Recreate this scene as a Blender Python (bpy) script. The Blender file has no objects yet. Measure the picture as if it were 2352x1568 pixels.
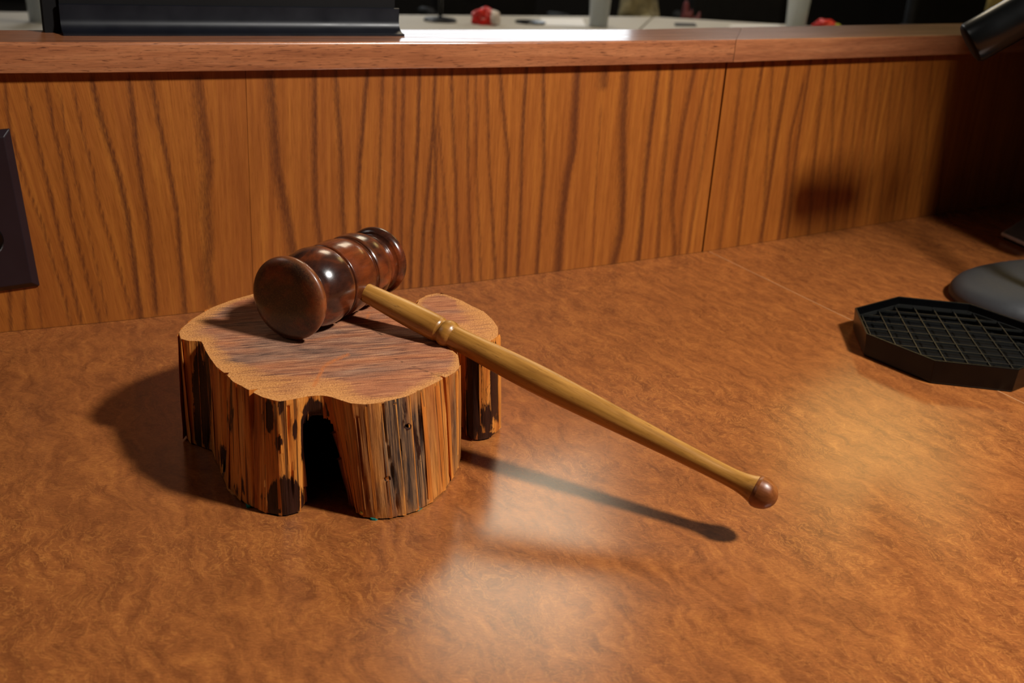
import bpy, math, random
import numpy as np
from mathutils import Vector, Matrix, noise as mnoise
from mathutils.geometry import delaunay_2d_cdt

# ------------------------------------------------------------------ units, camera
U = 0.008                      # one working unit in metres
F, PITCH, ROLL, ZC = 2458.0, 0.38694, -0.06211, 37.4918
CX, CY = 1176.0, 784.0
cp, sp = math.cos(PITCH), math.sin(PITCH)
cr, sr = math.cos(ROLL), math.sin(ROLL)
_f = np.array([0, cp, -sp]); _r = np.array([1., 0, 0]); _d = np.array([0, -sp, -cp])
MR = np.array([cr * _r + sr * _d, -sr * _r + cr * _d, _f])
OC = np.array([0, 0, ZC])

def proj(P):
    q = (np.asarray(P, float) - OC) @ MR.T
    return np.stack([CX + F * q[..., 0] / q[..., 2], CY + F * q[..., 1] / q[..., 2]], -1)

def ray(uv):
    uv = np.asarray(uv, float)
    return np.stack([(uv[..., 0] - CX) / F, (uv[..., 1] - CY) / F, np.ones(uv.shape[:-1])], -1) @ MR

def back(uv, z=0.0):
    d = ray(uv); t = (z - ZC) / d[..., 2]
    return OC + d * t[..., None]

def plane_hit(uv, o, n):
    d = ray(uv); t = ((np.asarray(o) - OC) @ n) / (d @ n)
    return OC + d * (t[..., None] if d.ndim > 1 else t)

S = bpy.context.scene
COL = S.collection
rng = random.Random(7)

# ------------------------------------------------------------------ object helpers
def mesh_obj(name, verts, faces, mats, parent=None, loc=None, smooth=False, mat_idx=None, uv=None, attrs=None, auto=None):
    v = np.asarray(verts, float).reshape(-1, 3)
    o0 = np.zeros(3) if loc is None else np.asarray(loc, float)
    me = bpy.data.meshes.new(name)
    me.from_pydata([tuple(p) for p in ((v - o0) * U)], [], [tuple(int(i) for i in f) for f in faces])
    if not isinstance(mats, (list, tuple)): mats = [mats]
    for m in mats: me.materials.append(m)
    if mat_idx is not None:
        me.polygons.foreach_set('material_index', np.asarray(mat_idx, dtype=np.int32))
    if uv is not None:
        lay = me.uv_layers.new(name='UVMap')
        vi = np.zeros(len(me.loops), dtype=np.int32); me.loops.foreach_get('vertex_index', vi)
        lay.data.foreach_set('uv', np.asarray(uv, float)[vi].ravel())
    if attrs:
        for k, a in attrs.items():
            at = me.attributes.new(k, 'FLOAT', 'POINT'); at.data.foreach_set('value', np.asarray(a, dtype=np.float32))
    if smooth:
        me.polygons.foreach_set('use_smooth', np.ones(len(me.polygons), dtype=bool))
    me.update()
    if auto is not None: me.set_sharp_from_angle(angle=math.radians(auto))
    ob = bpy.data.objects.new(name, me); COL.objects.link(ob)
    ob.location = tuple(o0 * U)
    if parent is not None:
        ob.parent = parent
        ob.matrix_parent_inverse = Matrix.Translation(-parent.location)
    return ob

def thing(name, label, cat, loc=(0, 0, 0), group=None):
    o = bpy.data.objects.new(name, None); COL.objects.link(o)
    o.location = tuple(np.asarray(loc, float) * U); o.empty_display_size = 0.02
    return tag(o, label, cat, group)

def tag(o, label, cat, group=None):
    o['label'] = label; o['category'] = cat
    if group: o['group'] = group
    return o

def struct(o):
    o['kind'] = 'structure'; return o

def bevel(o, w, seg=2, ang=30):
    m = o.modifiers.new('bevel', 'BEVEL'); m.width = w * U; m.segments = seg; m.limit_method = 'ANGLE'; m.angle_limit = math.radians(ang)
    m.harden_normals = False
    return o

def loft(rings, closed=True, cap0=False, cap1=False):
    """rings: list of (n,3) arrays -> verts, faces"""
    n = len(rings[0]); v = np.concatenate(rings); f = []
    for i in range(len(rings) - 1):
        for j in range(n if closed else n - 1):
            k = (j + 1) % n
            f.append((i * n + j, i * n + k, (i + 1) * n + k, (i + 1) * n + j))
    if cap0: f.append(tuple(range(n - 1, -1, -1)))
    if cap1: f.append(tuple(range((len(rings) - 1) * n, len(rings) * n)))
    return v, f

def join(*parts):
    V, Fa, o = [], [], 0
    for v, f in parts:
        V.append(np.asarray(v, float).reshape(-1, 3)); Fa += [tuple(i + o for i in q) for q in f]; o += len(V[-1])
    return np.concatenate(V), Fa

def box(x0, x1, y0, y1, z0, z1):
    v = [(x, y, z) for z in (z0, z1) for y in (y0, y1) for x in (x0, x1)]
    return np.array(v, float), [(0, 2, 3, 1), (4, 5, 7, 6), (0, 1, 5, 4), (2, 6, 7, 3), (0, 4, 6, 2), (1, 3, 7, 5)]

def prism(poly, z0, z1):
    n = len(poly); p = np.asarray(poly, float)
    a = sum(p[i][0] * p[(i + 1) % n][1] - p[(i + 1) % n][0] * p[i][1] for i in range(n))
    if a < 0: p = p[::-1]
    v = np.concatenate([np.c_[p, np.full(n, z0)], np.c_[p, np.full(n, z1)]])
    f = [tuple(range(n - 1, -1, -1)), tuple(range(n, 2 * n))] + [(i, (i + 1) % n, n + (i + 1) % n, n + i) for i in range(n)]
    return v, f

def frame(a):
    a = np.asarray(a, float) / np.linalg.norm(a)
    h = np.array([0, 0, 1.]) if abs(a[2]) < .9 else np.array([1., 0, 0])
    u = np.cross(h, a); u /= np.linalg.norm(u); return a, u, np.cross(a, u)

def lathe(o, a, prof, n=64):
    """prof: list of (s, r) along the axis; closed with caps when r>0 at ends"""
    a, u, w = frame(a); t = np.linspace(0, 2 * math.pi, n, endpoint=False)
    c = np.cos(t)[:, None] * u + np.sin(t)[:, None] * w
    return loft([np.asarray(o) + a * s + c * max(r, 1e-3) for s, r in prof], True, True, True)

def smooth_prof(pts, k=6):
    """Catmull-Rom through (s, r); a point given with a third value True stays a hard corner"""
    segs, cur = [], [pts[0][:2]]
    for q in pts[1:]:
        cur.append(q[:2])
        if len(q) > 2: segs.append(cur); cur = [q[:2]]
    segs.append(cur); out = []
    for sg in segs:
        P = np.array(sg, float)
        if len(P) < 3: out += [tuple(x) for x in P]; continue
        E = np.concatenate([[2 * P[0] - P[1]], P, [2 * P[-1] - P[-2]]])
        for i in range(1, len(E) - 2):
            for t in np.linspace(0, 1, k, endpoint=False):
                p0, p1, p2, p3 = E[i - 1:i + 3]
                out.append(tuple(.5 * (2 * p1 + (p2 - p0) * t + (2 * p0 - 5 * p1 + 4 * p2 - p3) * t * t + (3 * p1 - p0 - 3 * p2 + p3) * t ** 3)))
        out.append(tuple(P[-1]))
    return out

def tube(path, r, n=16):
    path = np.asarray(path, float); rings = []
    rr = np.broadcast_to(r, len(path)); u = None
    for i, q in enumerate(path):
        t = path[min(i + 1, len(path) - 1)] - path[max(i - 1, 0)]; t /= np.linalg.norm(t)
        if u is None: _, u, w = frame(t)
        u = u - t * (u @ t); u /= np.linalg.norm(u); w = np.cross(t, u)
        an = np.linspace(0, 2 * math.pi, n, endpoint=False)
        rings.append(q + rr[i] * (np.cos(an)[:, None] * u + np.sin(an)[:, None] * w))
    return loft(rings, True, True, True)

def smooth01(x): x = np.clip(x, 0, 1); return x * x * (3 - 2 * x)

# ------------------------------------------------------------------ material helpers
def srgb(r, g, b):
    f = lambda c: (c / 255) / 12.92 if c / 255 <= .04045 else ((c / 255 + .055) / 1.055) ** 2.4
    return (f(r), f(g), f(b), 1.0)

class NT:
    def __init__(s, name):
        s.m = bpy.data.materials.new(name); s.m.use_nodes = True; s.t = s.m.node_tree; s.n = s.t.nodes; s.l = s.t.links
        s.b = s.n['Principled BSDF']
    def node(s, typ, **kw):
        x = s.n.new(typ)
        for k, v in kw.items(): setattr(x, k, v)
        return x
    def put(s, sock, v):
        if v is None: return
        if isinstance(v, bpy.types.NodeSocket): s.l.new(v, sock)
        else: sock.default_value = v
    def coord(s, kind='Object', scale=(1, 1, 1), rot=(0, 0, 0), loc=(0, 0, 0)):
        c = s.node('ShaderNodeTexCoord'); mp = s.node('ShaderNodeMapping')
        mp.inputs['Scale'].default_value = scale; mp.inputs['Rotation'].default_value = rot; mp.inputs['Location'].default_value = loc
        s.l.new(c.outputs[kind], mp.inputs['Vector']); return mp.outputs[0]
    def map(s, vec, scale=(1, 1, 1), rot=(0, 0, 0), loc=(0, 0, 0)):
        mp = s.node('ShaderNodeMapping')
        mp.inputs['Scale'].default_value = scale; mp.inputs['Rotation'].default_value = rot; mp.inputs['Location'].default_value = loc
        s.l.new(vec, mp.inputs['Vector']); return mp.outputs[0]
    def noise(s, vec, scale=1, detail=3, rough=.5, dist=0, col=False):
        x = s.node('ShaderNodeTexNoise'); s.l.new(vec, x.inputs['Vector'])
        x.inputs['Scale'].default_value = scale; x.inputs['Detail'].default_value = detail
        x.inputs['Roughness'].default_value = rough; x.inputs['Distortion'].default_value = dist
        return x.outputs['Color' if col else 'Fac']
    def ramp(s, fac, stops, interp='LINEAR'):
        x = s.node('ShaderNodeValToRGB'); e = x.color_ramp.elements; x.color_ramp.interpolation = interp
        while len(e) < len(stops): e.new(0.5)
        for i, (p, c) in enumerate(stops):
            e[i].position = p; e[i].color = c if len(c) == 4 else (*c, 1)
        s.l.new(fac, x.inputs[0]); return x.outputs[0]
    def lin(s, fac, a, b, lo=0., hi=1.):
        x = s.node('ShaderNodeMapRange'); x.clamp = True
        s.put(x.inputs[0], fac); x.inputs[1].default_value = a; x.inputs[2].default_value = b; x.inputs[3].default_value = lo; x.inputs[4].default_value = hi
        return x.outputs[0]
    def math(s, op, a, b=None, c=None, clamp=False):
        x = s.node('ShaderNodeMath', operation=op, use_clamp=clamp); s.put(x.inputs[0], a)
        if b is not None: s.put(x.inputs[1], b)
        if c is not None: s.put(x.inputs[2], c)
        return x.outputs[0]
    def mix(s, fac, a, b, mode='MIX'):
        x = s.node('ShaderNodeMix', data_type='RGBA', blend_type=mode); s.put(x.inputs[0], fac); s.put(x.inputs[6], a); s.put(x.inputs[7], b)
        return x.outputs[2]
    def attr(s, name):
        x = s.node('ShaderNodeAttribute', attribute_name=name); return x.outputs['Fac']
    def bump(s, h, strength=.3, dist=.001, normal=None):
        x = s.node('ShaderNodeBump'); x.inputs['Strength'].default_value = strength; x.inputs['Distance'].default_value = dist
        s.l.new(h, x.inputs['Height'])
        if normal is not None: s.l.new(normal, x.inputs['Normal'])
        return x.outputs[0]
    def out(s, color=None, rough=None, normal=None, spec=None, metal=None, coat=None, coat_rough=None, trans=None, ior=None, emis=None, estr=None):
        i = s.b.inputs
        for k, v in (('Base Color', color), ('Roughness', rough), ('Normal', normal), ('Specular IOR Level', spec), ('Metallic', metal), ('Coat Weight', coat),
                     ('Coat Roughness', coat_rough), ('Transmission Weight', trans), ('IOR', ior), ('Emission Color', emis), ('Emission Strength', estr)):
            s.put(i[k], v)
        return s.m

def plain(name, col, rough=.5, var=.12, scale=40., **kw):
    t = NT(name); v = t.coord('Object'); n = t.noise(v, scale, 3)
    c = t.mix(1.0, col, t.ramp(n, [(.3, (1 - var,) * 3), (.7, (1 + var,) * 3)]), 'MULTIPLY')
    r = t.lin(n, .2, .8, max(rough - .05, 0), min(rough + .05, 1))
    return t.out(c, r, **kw)

K = 1 / U      # Object coords are metres; scale K gives working units

# desk: burl figured satin top
def mat_desk(name, shift):
    t = NT(name); v = t.coord('Object', (K, K, K), (0, 0, 0), shift)
    w = t.map(v, (1, 1, 1), (0, 0, math.radians(62)))          # x axis runs along the figure
    warp = t.noise(t.map(w, (.22, .22, .22)), 1, 3, .55, 0, True)
    add = t.node('ShaderNodeVectorMath', operation='MULTIPLY_ADD'); t.l.new(warp, add.inputs[0]); add.inputs[1].default_value = (4.5, 4.5, 4.5); t.l.new(w, add.inputs[2])
    wv = add.outputs[0]
    cloud = t.noise(t.map(wv, (.3, .95, .7)), 1, 6, .62, .35)
    curl = t.noise(t.map(wv, (.5, 1.25, 1.1)), 1, 3, .55, 1.2)
    thin = t.lin(t.math('ABSOLUTE', t.math('SUBTRACT', curl, .5)), .0, .035, 1, 0)
    curl2 = t.noise(t.map(wv, (.42, 1.05, 1.1), loc=(7, 3, 1)), 1, 3, .6, 1.6)
    thin2 = t.lin(t.math('ABSOLUTE', t.math('SUBTRACT', curl2, .47)), 0, .03, 1, 0)
    fib = t.noise(t.map(v, (2.2, 16, 4), (0, 0, math.radians(-8))), 1, 3, .65, .5)
    fib2 = t.noise(t.map(v, (6, 30, 4), (0, 0, math.radians(12))), 1, 2, .6, .8)
    big = t.noise(t.map(v, (.05, .07, .05)), 1, 2)
    c = t.ramp(cloud, [(.25, srgb(116, 66, 34)), (.45, srgb(142, 83, 42)), (.58, srgb(158, 94, 47)), (.78, srgb(180, 112, 55))])
    area = t.lin(big, .38, .62, .15, .9)
    c = t.mix(t.math('MULTIPLY', thin, t.math('MULTIPLY', area, .5)), c, srgb(206, 134, 66))
    c = t.mix(t.math('MULTIPLY', thin2, t.math('MULTIPLY', area, .45)), c, srgb(102, 52, 32))
    c = t.mix(1.0, c, t.ramp(fib, [(.3, (.74, .73, .72)), (.7, (1.25, 1.24, 1.22))]), 'MULTIPLY')
    c = t.mix(1.0, c, t.ramp(fib2, [(.3, (.84, .83, .83)), (.7, (1.16, 1.16, 1.16))]), 'MULTIPLY')
    r = t.lin(fib2, .2, .8, .17, .25)
    n = t.bump(t.noise(t.map(v, (9, 16, 9)), 1, 2), .04, .0004)
    return t.out(c, r, n, spec=.5)

# oak veneer with traced growth streaks (vertex attribute 'streak')
def mat_veneer(name):
    t = NT(name); uv = t.coord('UV')
    st = t.attr('streak'); slant = t.attr('slant')
    sep = t.node('ShaderNodeSeparateXYZ'); t.l.new(uv, sep.inputs[0])
    gx = t.math('MULTIPLY_ADD', slant, sep.outputs[1], sep.outputs[0])
    cmb = t.node('ShaderNodeCombineXYZ'); t.l.new(gx, cmb.inputs[0]); t.l.new(sep.outputs[1], cmb.inputs[1])
    g = cmb.outputs[0]
    fine = t.noise(t.map(g, (11, .45, 1)), 1, 4, .6, .2)
    mid = t.noise(t.map(g, (1.5, .05, 1)), 1, 3, .55, .3)
    pore = t.noise(t.map(g, (16, 1.5, 1)), 1, 2, .6, .5)
    broad = t.noise(t.map(g, (.25, .03, 1)), 1, 2)
    c = t.ramp(mid, [(.3, srgb(143, 78, 24)), (.5, srgb(159, 90, 30)), (.7, srgb(175, 104, 36))])
    c = t.mix(1.0, c, t.ramp(fine, [(.25, (.74, .70, .66)), (.5, (1, 1, 1)), (.8, (1.2, 1.2, 1.15))]), 'MULTIPLY')
    c = t.mix(t.lin(broad, .4, .7, 0, .35), c, srgb(136, 68, 24))
    k = t.math('MULTIPLY', t.lin(t.math('ADD', st, t.math('MULTIPLY', t.math('SUBTRACT', pore, .5), 1.1)), .18, .95), .85, clamp=True)
    c = t.mix(k, c, srgb(76, 33, 13))
    c = t.mix(t.math('MULTIPLY', t.lin(pore, .66, .75), .3), c, srgb(74, 30, 10))
    n = t.bump(t.math('SUBTRACT', fine, t.math('MULTIPLY', k, .5)), .12, .0006)
    return t.out(c, t.lin(fine, .2, .8, .36, .48), n, spec=.5)

# solid oak rail: grain runs along u
def mat_rail(name, dark=1.0):
    t = NT(name); uv = t.coord('UV')
    fine = t.noise(t.map(uv, (.5, 9, 1)), 1, 4, .6, .3)
    mid = t.noise(t.map(uv, (.07, 1.1, 1)), 1, 3, .5, .5)
    pore = t.noise(t.map(uv, (.8, 8.5, 1)), 1, 3, .6, .5)
    c = t.ramp(mid, [(.25, srgb(146, 88, 57)), (.5, srgb(172, 108, 70)), (.75, srgb(190, 126, 84))])
    c = t.mix(1.0, c, t.ramp(fine, [(.3, (.78, .76, .76)), (.7, (1.16, 1.15, 1.13))]), 'MULTIPLY')
    c = t.mix(t.math('MULTIPLY', t.lin(pore, .56, .68), .75 * dark), c, srgb(70, 34, 26))
    n = t.bump(t.math('SUBTRACT', 1, t.lin(pore, .56, .68)), .1, .0005)
    return t.out(c, .28, n, spec=.5, coat=.65, coat_rough=t.lin(mid, .3, .7, .08, .2))

def mat_block_side():
    t = NT('log_side_wood'); uv = t.coord('UV'); ob = t.coord('Object', (K, K, K))
    bark_shade, grey = t.attr('bark_shade'), t.attr('grey')
    fib = t.noise(t.map(uv, (5, .2, 1)), 1, 6, .68, .5)
    fine = t.noise(t.map(uv, (16, .7, 1)), 1, 3, .6, .4)
    band = t.noise(t.map(uv, (1.1, .07, 1)), 1, 3, .55, .6)
    blot = t.noise(t.map(uv, (1.9, .42, 1), loc=(3, 1, 0)), 1, 5, .68, .8)
    c = t.ramp(band, [(.25, srgb(138, 68, 22)), (.42, srgb(196, 110, 38)), (.55, srgb(224, 140, 56)), (.75, srgb(238, 168, 90))])
    c = t.mix(1.0, c, t.ramp(fib, [(.30, (.34, .29, .25)), (.46, (.92, .9, .87)), (.75, (1.22, 1.2, 1.15))]), 'MULTIPLY')
    gcol = t.ramp(fib, [(.36, srgb(24, 18, 18)), (.46, srgb(78, 58, 46)), (.56, srgb(132, 96, 64)), (.70, srgb(184, 132, 80))])
    c = t.mix(t.math('MULTIPLY', grey, t.lin(blot, .3, .6, .75, 1)), c, gcol)
    bk = t.lin(t.math('ADD', t.math('MULTIPLY', bark_shade, .5), t.math('MULTIPLY', blot, .95)), .66, .74)
    hl = t.attr('hollow'); bk = t.math('MAXIMUM', bk, hl)  # recess shade of the hollow painted in the dark bark tone
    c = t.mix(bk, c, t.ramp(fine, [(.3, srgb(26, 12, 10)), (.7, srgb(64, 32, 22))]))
    lines = t.lin(t.noise(t.map(uv, (3.2, .06, 1), loc=(9, 4, 0)), 1, 2, .5, .4), .60, .66)
    c = t.mix(t.math('MULTIPLY', lines, .75), c, srgb(46, 22, 12))
    h = t.math('ADD', t.math('MULTIPLY', fib, .8), t.math('MULTIPLY', t.math('ADD', fine, t.math('MULTIPLY', lines, -.8)), .5))
    return t.out(c, t.lin(bk, 0, 1, .5, .34), t.bump(h, .55, .0016), spec=.45)

def mat_block_top():
    t = NT('log_end_grain'); v = t.coord('Object', (K, K, K))
    sap, dk, veinr = t.attr('sap'), t.attr('dark'), t.attr('vein')
    w = t.map(v, (1, 1, 1), (0, 0, math.radians(-20)))
    saw = t.noise(t.map(w, (.34, 4.2, 1)), 1, 5, .66, .5)
    saw2 = t.noise(t.map(w, (.9, 13, 1)), 1, 3, .6, .4)
    grit = t.noise(v, 9, 3, .7)
    patch = t.noise(t.map(w, (.14, .5, 1)), 1, 3, .55, .4)
    heart = t.ramp(saw, [(.28, srgb(52, 40, 40)), (.40, srgb(112, 82, 68)), (.52, srgb(160, 116, 92)), (.66, srgb(190, 144, 112)), (.8, srgb(206, 172, 140))])
    rd = t.ramp(saw, [(.3, srgb(112, 62, 44)), (.5, srgb(182, 112, 74)), (.72, srgb(216, 148, 98))])
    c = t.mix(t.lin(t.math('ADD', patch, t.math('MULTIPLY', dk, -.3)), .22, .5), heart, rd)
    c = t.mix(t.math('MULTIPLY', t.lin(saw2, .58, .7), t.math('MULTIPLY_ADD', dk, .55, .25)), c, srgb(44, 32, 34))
    sc = t.ramp(grit, [(.25, srgb(152, 90, 46)), (.45, srgb(208, 138, 74)), (.7, srgb(232, 168, 102))])
    ragged = t.math('ADD', sap, t.math('ADD', t.math('MULTIPLY', t.math('SUBTRACT', saw, .5), 1.3), t.math('MULTIPLY', t.math('SUBTRACT', grit, .5), .5)))
    c = t.mix(t.lin(ragged, .3, .85), c, sc)
    c = t.mix(1.0, c, t.ramp(grit, [(.3, (.82, .82, .82)), (.7, (1.12, 1.12, 1.12))]), 'MULTIPLY')
    c = t.mix(t.math('MULTIPLY', t.lin(veinr, .2, .8), t.lin(grit, .35, .6)), c, srgb(206, 116, 56))
    c = t.mix(t.lin(veinr, -.2, -.8), c, srgb(40, 22, 16))
    h = t.math('ADD', t.math('MULTIPLY', saw2, .5), t.math('MULTIPLY', grit, .8))
    return t.out(c, .62, t.bump(h, .5, .0012), spec=.3)

def mat_gavel_head():
    t = NT('dark_turned_hardwood'); v = t.coord('Object', (K, K, K), (0, 0, -math.radians(64.75)))
    g = t.noise(t.map(v, (.35, 2.2, 2.2)), 1, 4, .6, .6)
    b = t.noise(t.map(v, (.3, .42, .42)), 1, 3, .55, .5)
    warm, wear = t.attr('warm'), t.attr('wear')
    c = t.ramp(b, [(.3, srgb(38, 21, 17)), (.48, srgb(62, 32, 22)), (.66, srgb(124, 56, 24))])
    c = t.mix(t.math('MULTIPLY', warm, t.lin(b, .3, .6, .35, 1)), c, srgb(112, 52, 22))
    c = t.mix(1.0, c, t.ramp(g, [(.3, (.7, .68, .66)), (.7, (1.22, 1.2, 1.15))]), 'MULTIPLY')
    sc = t.noise(v, 2.6, 3, .6, 4.0)
    scr = t.lin(t.math('ABSOLUTE', t.math('SUBTRACT', sc, .5)), 0, .025, 1, 0)
    dust = t.lin(t.noise(v, 5, 4, .75), .56, .72)
    c = t.mix(t.math('MULTIPLY', wear, t.math('MULTIPLY', t.math('MAXIMUM', scr, dust), .5)), c, srgb(150, 110, 62))
    edge = t.attr('edge')
    c = t.mix(t.math('MULTIPLY', edge, .5), c, srgb(150, 86, 42))
    micro = t.noise(v, 26, 2, .6)
    r = t.math('ADD', t.lin(micro, .3, .7, .17, .29), t.math('MULTIPLY', wear, .2))
    return t.out(c, r, t.bump(micro, .06, .0004), spec=.5, coat=.5, coat_rough=.16)

def mat_handle(name, c0, c1, c2, ax):
    t = NT(name); v = t.coord('Object', (K, K, K))
    # rotate so that x follows the handle
    az = math.atan2(ax[1], ax[0])
    w = t.map(t.map(v, (1, 1, 1), (0, 0, -az)), (1, 1, 1), (0, math.asin(-ax[2]) * -1, 0))
    g = t.noise(t.map(w, (.22, 3.2, 3.2)), 1, 4, .6, .4)
    b = t.noise(t.map(w, (.1, .6, .6)), 1, 3)
    fl = t.noise(t.map(w, (1.2, 9, 9)), 1, 3, .6)
    c = t.ramp(b, [(.3, c0), (.5, c1), (.72, c2)])
    c = t.mix(1.0, c, t.ramp(g, [(.3, (.72, .68, .62)), (.7, (1.18, 1.17, 1.12))]), 'MULTIPLY')
    c = t.mix(t.math('MULTIPLY', t.lin(fl, .6, .72), .5), c, srgb(84, 48, 20))
    return t.out(c, t.lin(g, .3, .7, .29, .42), t.bump(fl, .05, .0004), spec=.5)

M = {}
M['desk_a'] = mat_desk('burl_laminate_near', (0, 0, 0))
M['desk_b'] = mat_desk('burl_laminate_far', (40, -23, 3))
M['veneer'] = mat_veneer('oak_veneer')
M['rail'] = mat_rail('oak_rail'); M['rail_b'] = mat_rail('oak_rail_quartered', .35)
M['bark_shade'] = plain('inner_bark_shade', srgb(26, 14, 10), .9, .35, 60, spec=.05); M['side'] = mat_block_side(); M['top'] = mat_block_top(); M['head'] = mat_gavel_head()  # first one: near-black bark tone that paints the shade inside the hollow
M['black_metal'] = plain('black_anodised_metal', srgb(13, 14, 21), .4, .1, 60, spec=.35)
M['black_core'] = plain('black_plate', srgb(8, 7, 8), .6, spec=.2)
M['black_plastic'] = plain('gloss_black_plastic', srgb(6, 6, 7), .22, .1, 30, spec=.5)
M['mic_gloss'] = plain('black_painted_tube', srgb(7, 8, 8), .3, .1, 30, spec=.5)
M['cap'] = plain('matte_black_cap', srgb(6, 6, 6), .7, .1, 30, spec=.15)
M['tray'] = plain('black_tray_plastic', srgb(4, 4, 5), .3, .1, 30, spec=.3)
M['rubber'] = plain('charcoal_soft_plastic', srgb(46, 47, 49), .55, .06, 300)
M['cover'] = plain('dark_brown_cover_plate', srgb(34, 23, 28), .34, .08, 30)
M['silver'] = plain('brushed_silver', srgb(214, 216, 222), .3, .06, 200, metal=.25)
M['dark_glass'] = plain('grey_top_panel', srgb(120, 125, 130), .3)
M['grey_lam'] = plain('grey_laminate', srgb(182, 179, 172), .6, .03, 12)
M['grey_skirt'] = plain('dark_table_base', srgb(44, 40, 38), .6)
M['red'] = plain('red_foil', srgb(206, 30, 22), .35, .3, 60)
M['white_foil'] = plain('white_foil', srgb(222, 212, 208), .35)
M['yellow'] = plain('yellow_foil', srgb(190, 190, 30), .4)
M['paper'] = plain('white_paper', srgb(240, 242, 246), .7, .02)
M['acrylic'] = plain('clear_tumbler', srgb(226, 232, 234), .18, .03, 20, trans=.55, ior=1.2)
M['chair'] = plain('black_leather', srgb(16, 16, 18), .45)
M['chair_frame'] = plain('dark_chair_frame', srgb(14, 14, 15), .75, spec=.2)
M['olive'] = plain('olive_canvas', srgb(112, 96, 38), .8, .3, 30)
M['beige'] = plain('mottled_khaki_cloth', srgb(120, 112, 84), .85, .6, 22)
M['maroon'] = plain('maroon_cloth', srgb(90, 14, 18), .7)
M['teal'] = plain('teal_felt', srgb(18, 130, 118), .95, .3, 500)
M['brass'] = plain('brass', srgb(200, 150, 60), .35, .1, 60, metal=.8)
M['strip'] = plain('pale_edge_strip', srgb(200, 146, 98), .4)
M['floor'] = plain('grey_carpet', srgb(58, 54, 52), .95, .3, 60)
M['wall'] = plain('tan_wall', srgb(166, 134, 90), .7, .2, 3)
M['wain'] = plain('black_brown_wainscot', srgb(26, 21, 18), .6, .2, 8)
M['ceil'] = plain('beige_ceiling', srgb(150, 130, 104), .9, .05, 6)
M['core'] = plain('dark_bench_core', srgb(46, 24, 12), .7)

# ------------------------------------------------------------------ panel line (bench front)
HT, TH, OH = 25.0, 2.4466, 1.0
DESK_PX = np.array([(0, 763), (150, 748.5), (300, 733.5), (583, 702), (927, 663.6), (1080, 647.7), (1350, 613.5), (1613, 578), (2120, 497)], float)
PL = back(DESK_PX)[:, :2]
d0 = (PL[0] - PL[3]) / np.linalg.norm(PL[0] - PL[3]); d1 = (PL[-1] - PL[-2]) / np.linalg.norm(PL[-1] - PL[-2])
PL = np.concatenate([[PL[0] + d0 * 70], PL, [PL[-1] + d1 * 70]])
I_SEAM1, I_BEND = 4, 8          # indices of the two seams in PL
def arclen(P): return np.r_[0, np.cumsum(np.linalg.norm(np.diff(P, axis=0), axis=1))]
AL = arclen(PL)
def pl_at(s):
    s = np.asarray(s, float)
    return np.stack([np.interp(s, AL, PL[:, 0]), np.interp(s, AL, PL[:, 1])], -1)
def pl_nrm(P):                  # unit normals at polyline vertices, towards the viewer
    T = np.diff(P, axis=0); T /= np.linalg.norm(T, axis=1)[:, None]
    N = np.stack([T[:, 1], -T[:, 0]], 1); A = np.concatenate([[N[0]], N[:-1] + N[1:], [N[-1]]])
    A /= np.linalg.norm(A, axis=1)[:, None]
    c = np.concatenate([[1], np.sum(A[1:-1] * N[1:], axis=1), [1]])
    return A / c[:, None]
NRM = pl_nrm(PL)
def nrm_at(s):
    s = np.asarray(s, float)
    n = np.stack([np.interp(s, AL, NRM[:, 0]), np.interp(s, AL, NRM[:, 1])], -1); return n / np.linalg.norm(n, axis=-1, keepdims=True)

# growth streaks read off the photo as lines (x at given y, in photo pixels): pattern of the veneer
def cv(pts, ox, oy, sc=2.613): return [(ox + x / sc, oy + y / sc) for x, y in pts]
A1 = [([(30, 100), (50, 280), (90, 440), (130, 600), (200, 780), (270, 960), (320, 1150), (400, 1400), (440, 1600)], 22, .8),
      ([(150, 100), (190, 250), (240, 480), (300, 720), (350, 950), (410, 1180), (490, 1500)], 24, .9),
      ([(285, 100), (325, 350), (380, 560), (410, 740), (435, 900), (500, 1150), (600, 1500)], 22, .9),
      ([(355, 100), (400, 370), (450, 600), (490, 800), (540, 1000), (610, 1300), (640, 1450)], 18, .7),
      ([(440, 100), (510, 420), (560, 600), (590, 780), (640, 950), (710, 1170), (790, 1450)], 20, .8),
      ([(555, 60), (610, 290), (660, 440), (730, 680), (770, 870), (800, 1080), (850, 1480)], 34, 1.),
      ([(780, 60), (805, 250), (825, 450), (860, 700), (890, 880), (910, 1100), (945, 1450)], 36, .9),
      ([(915, 60), (965, 350), (1000, 500), (1040, 700), (1075, 900), (1085, 1100), (1115, 1450)], 30, .9),
      ([(1195, 60), (1230, 350), (1260, 600), (1245, 750), (1255, 900), (1265, 1050), (1250, 1200), (1285, 1400)], 75, .75),
      ([(60, 1320), (70, 1560)], 24, .8), ([(150, 1320), (160, 1560)], 24, .7), ([(230, 1300), (260, 1560)], 20, .6),
      ([(-60, 60), (0, 700), (60, 1300)], 20, .7), ([(-140, 60), (-80, 700), (-20, 1300)], 24, .8)]
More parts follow.
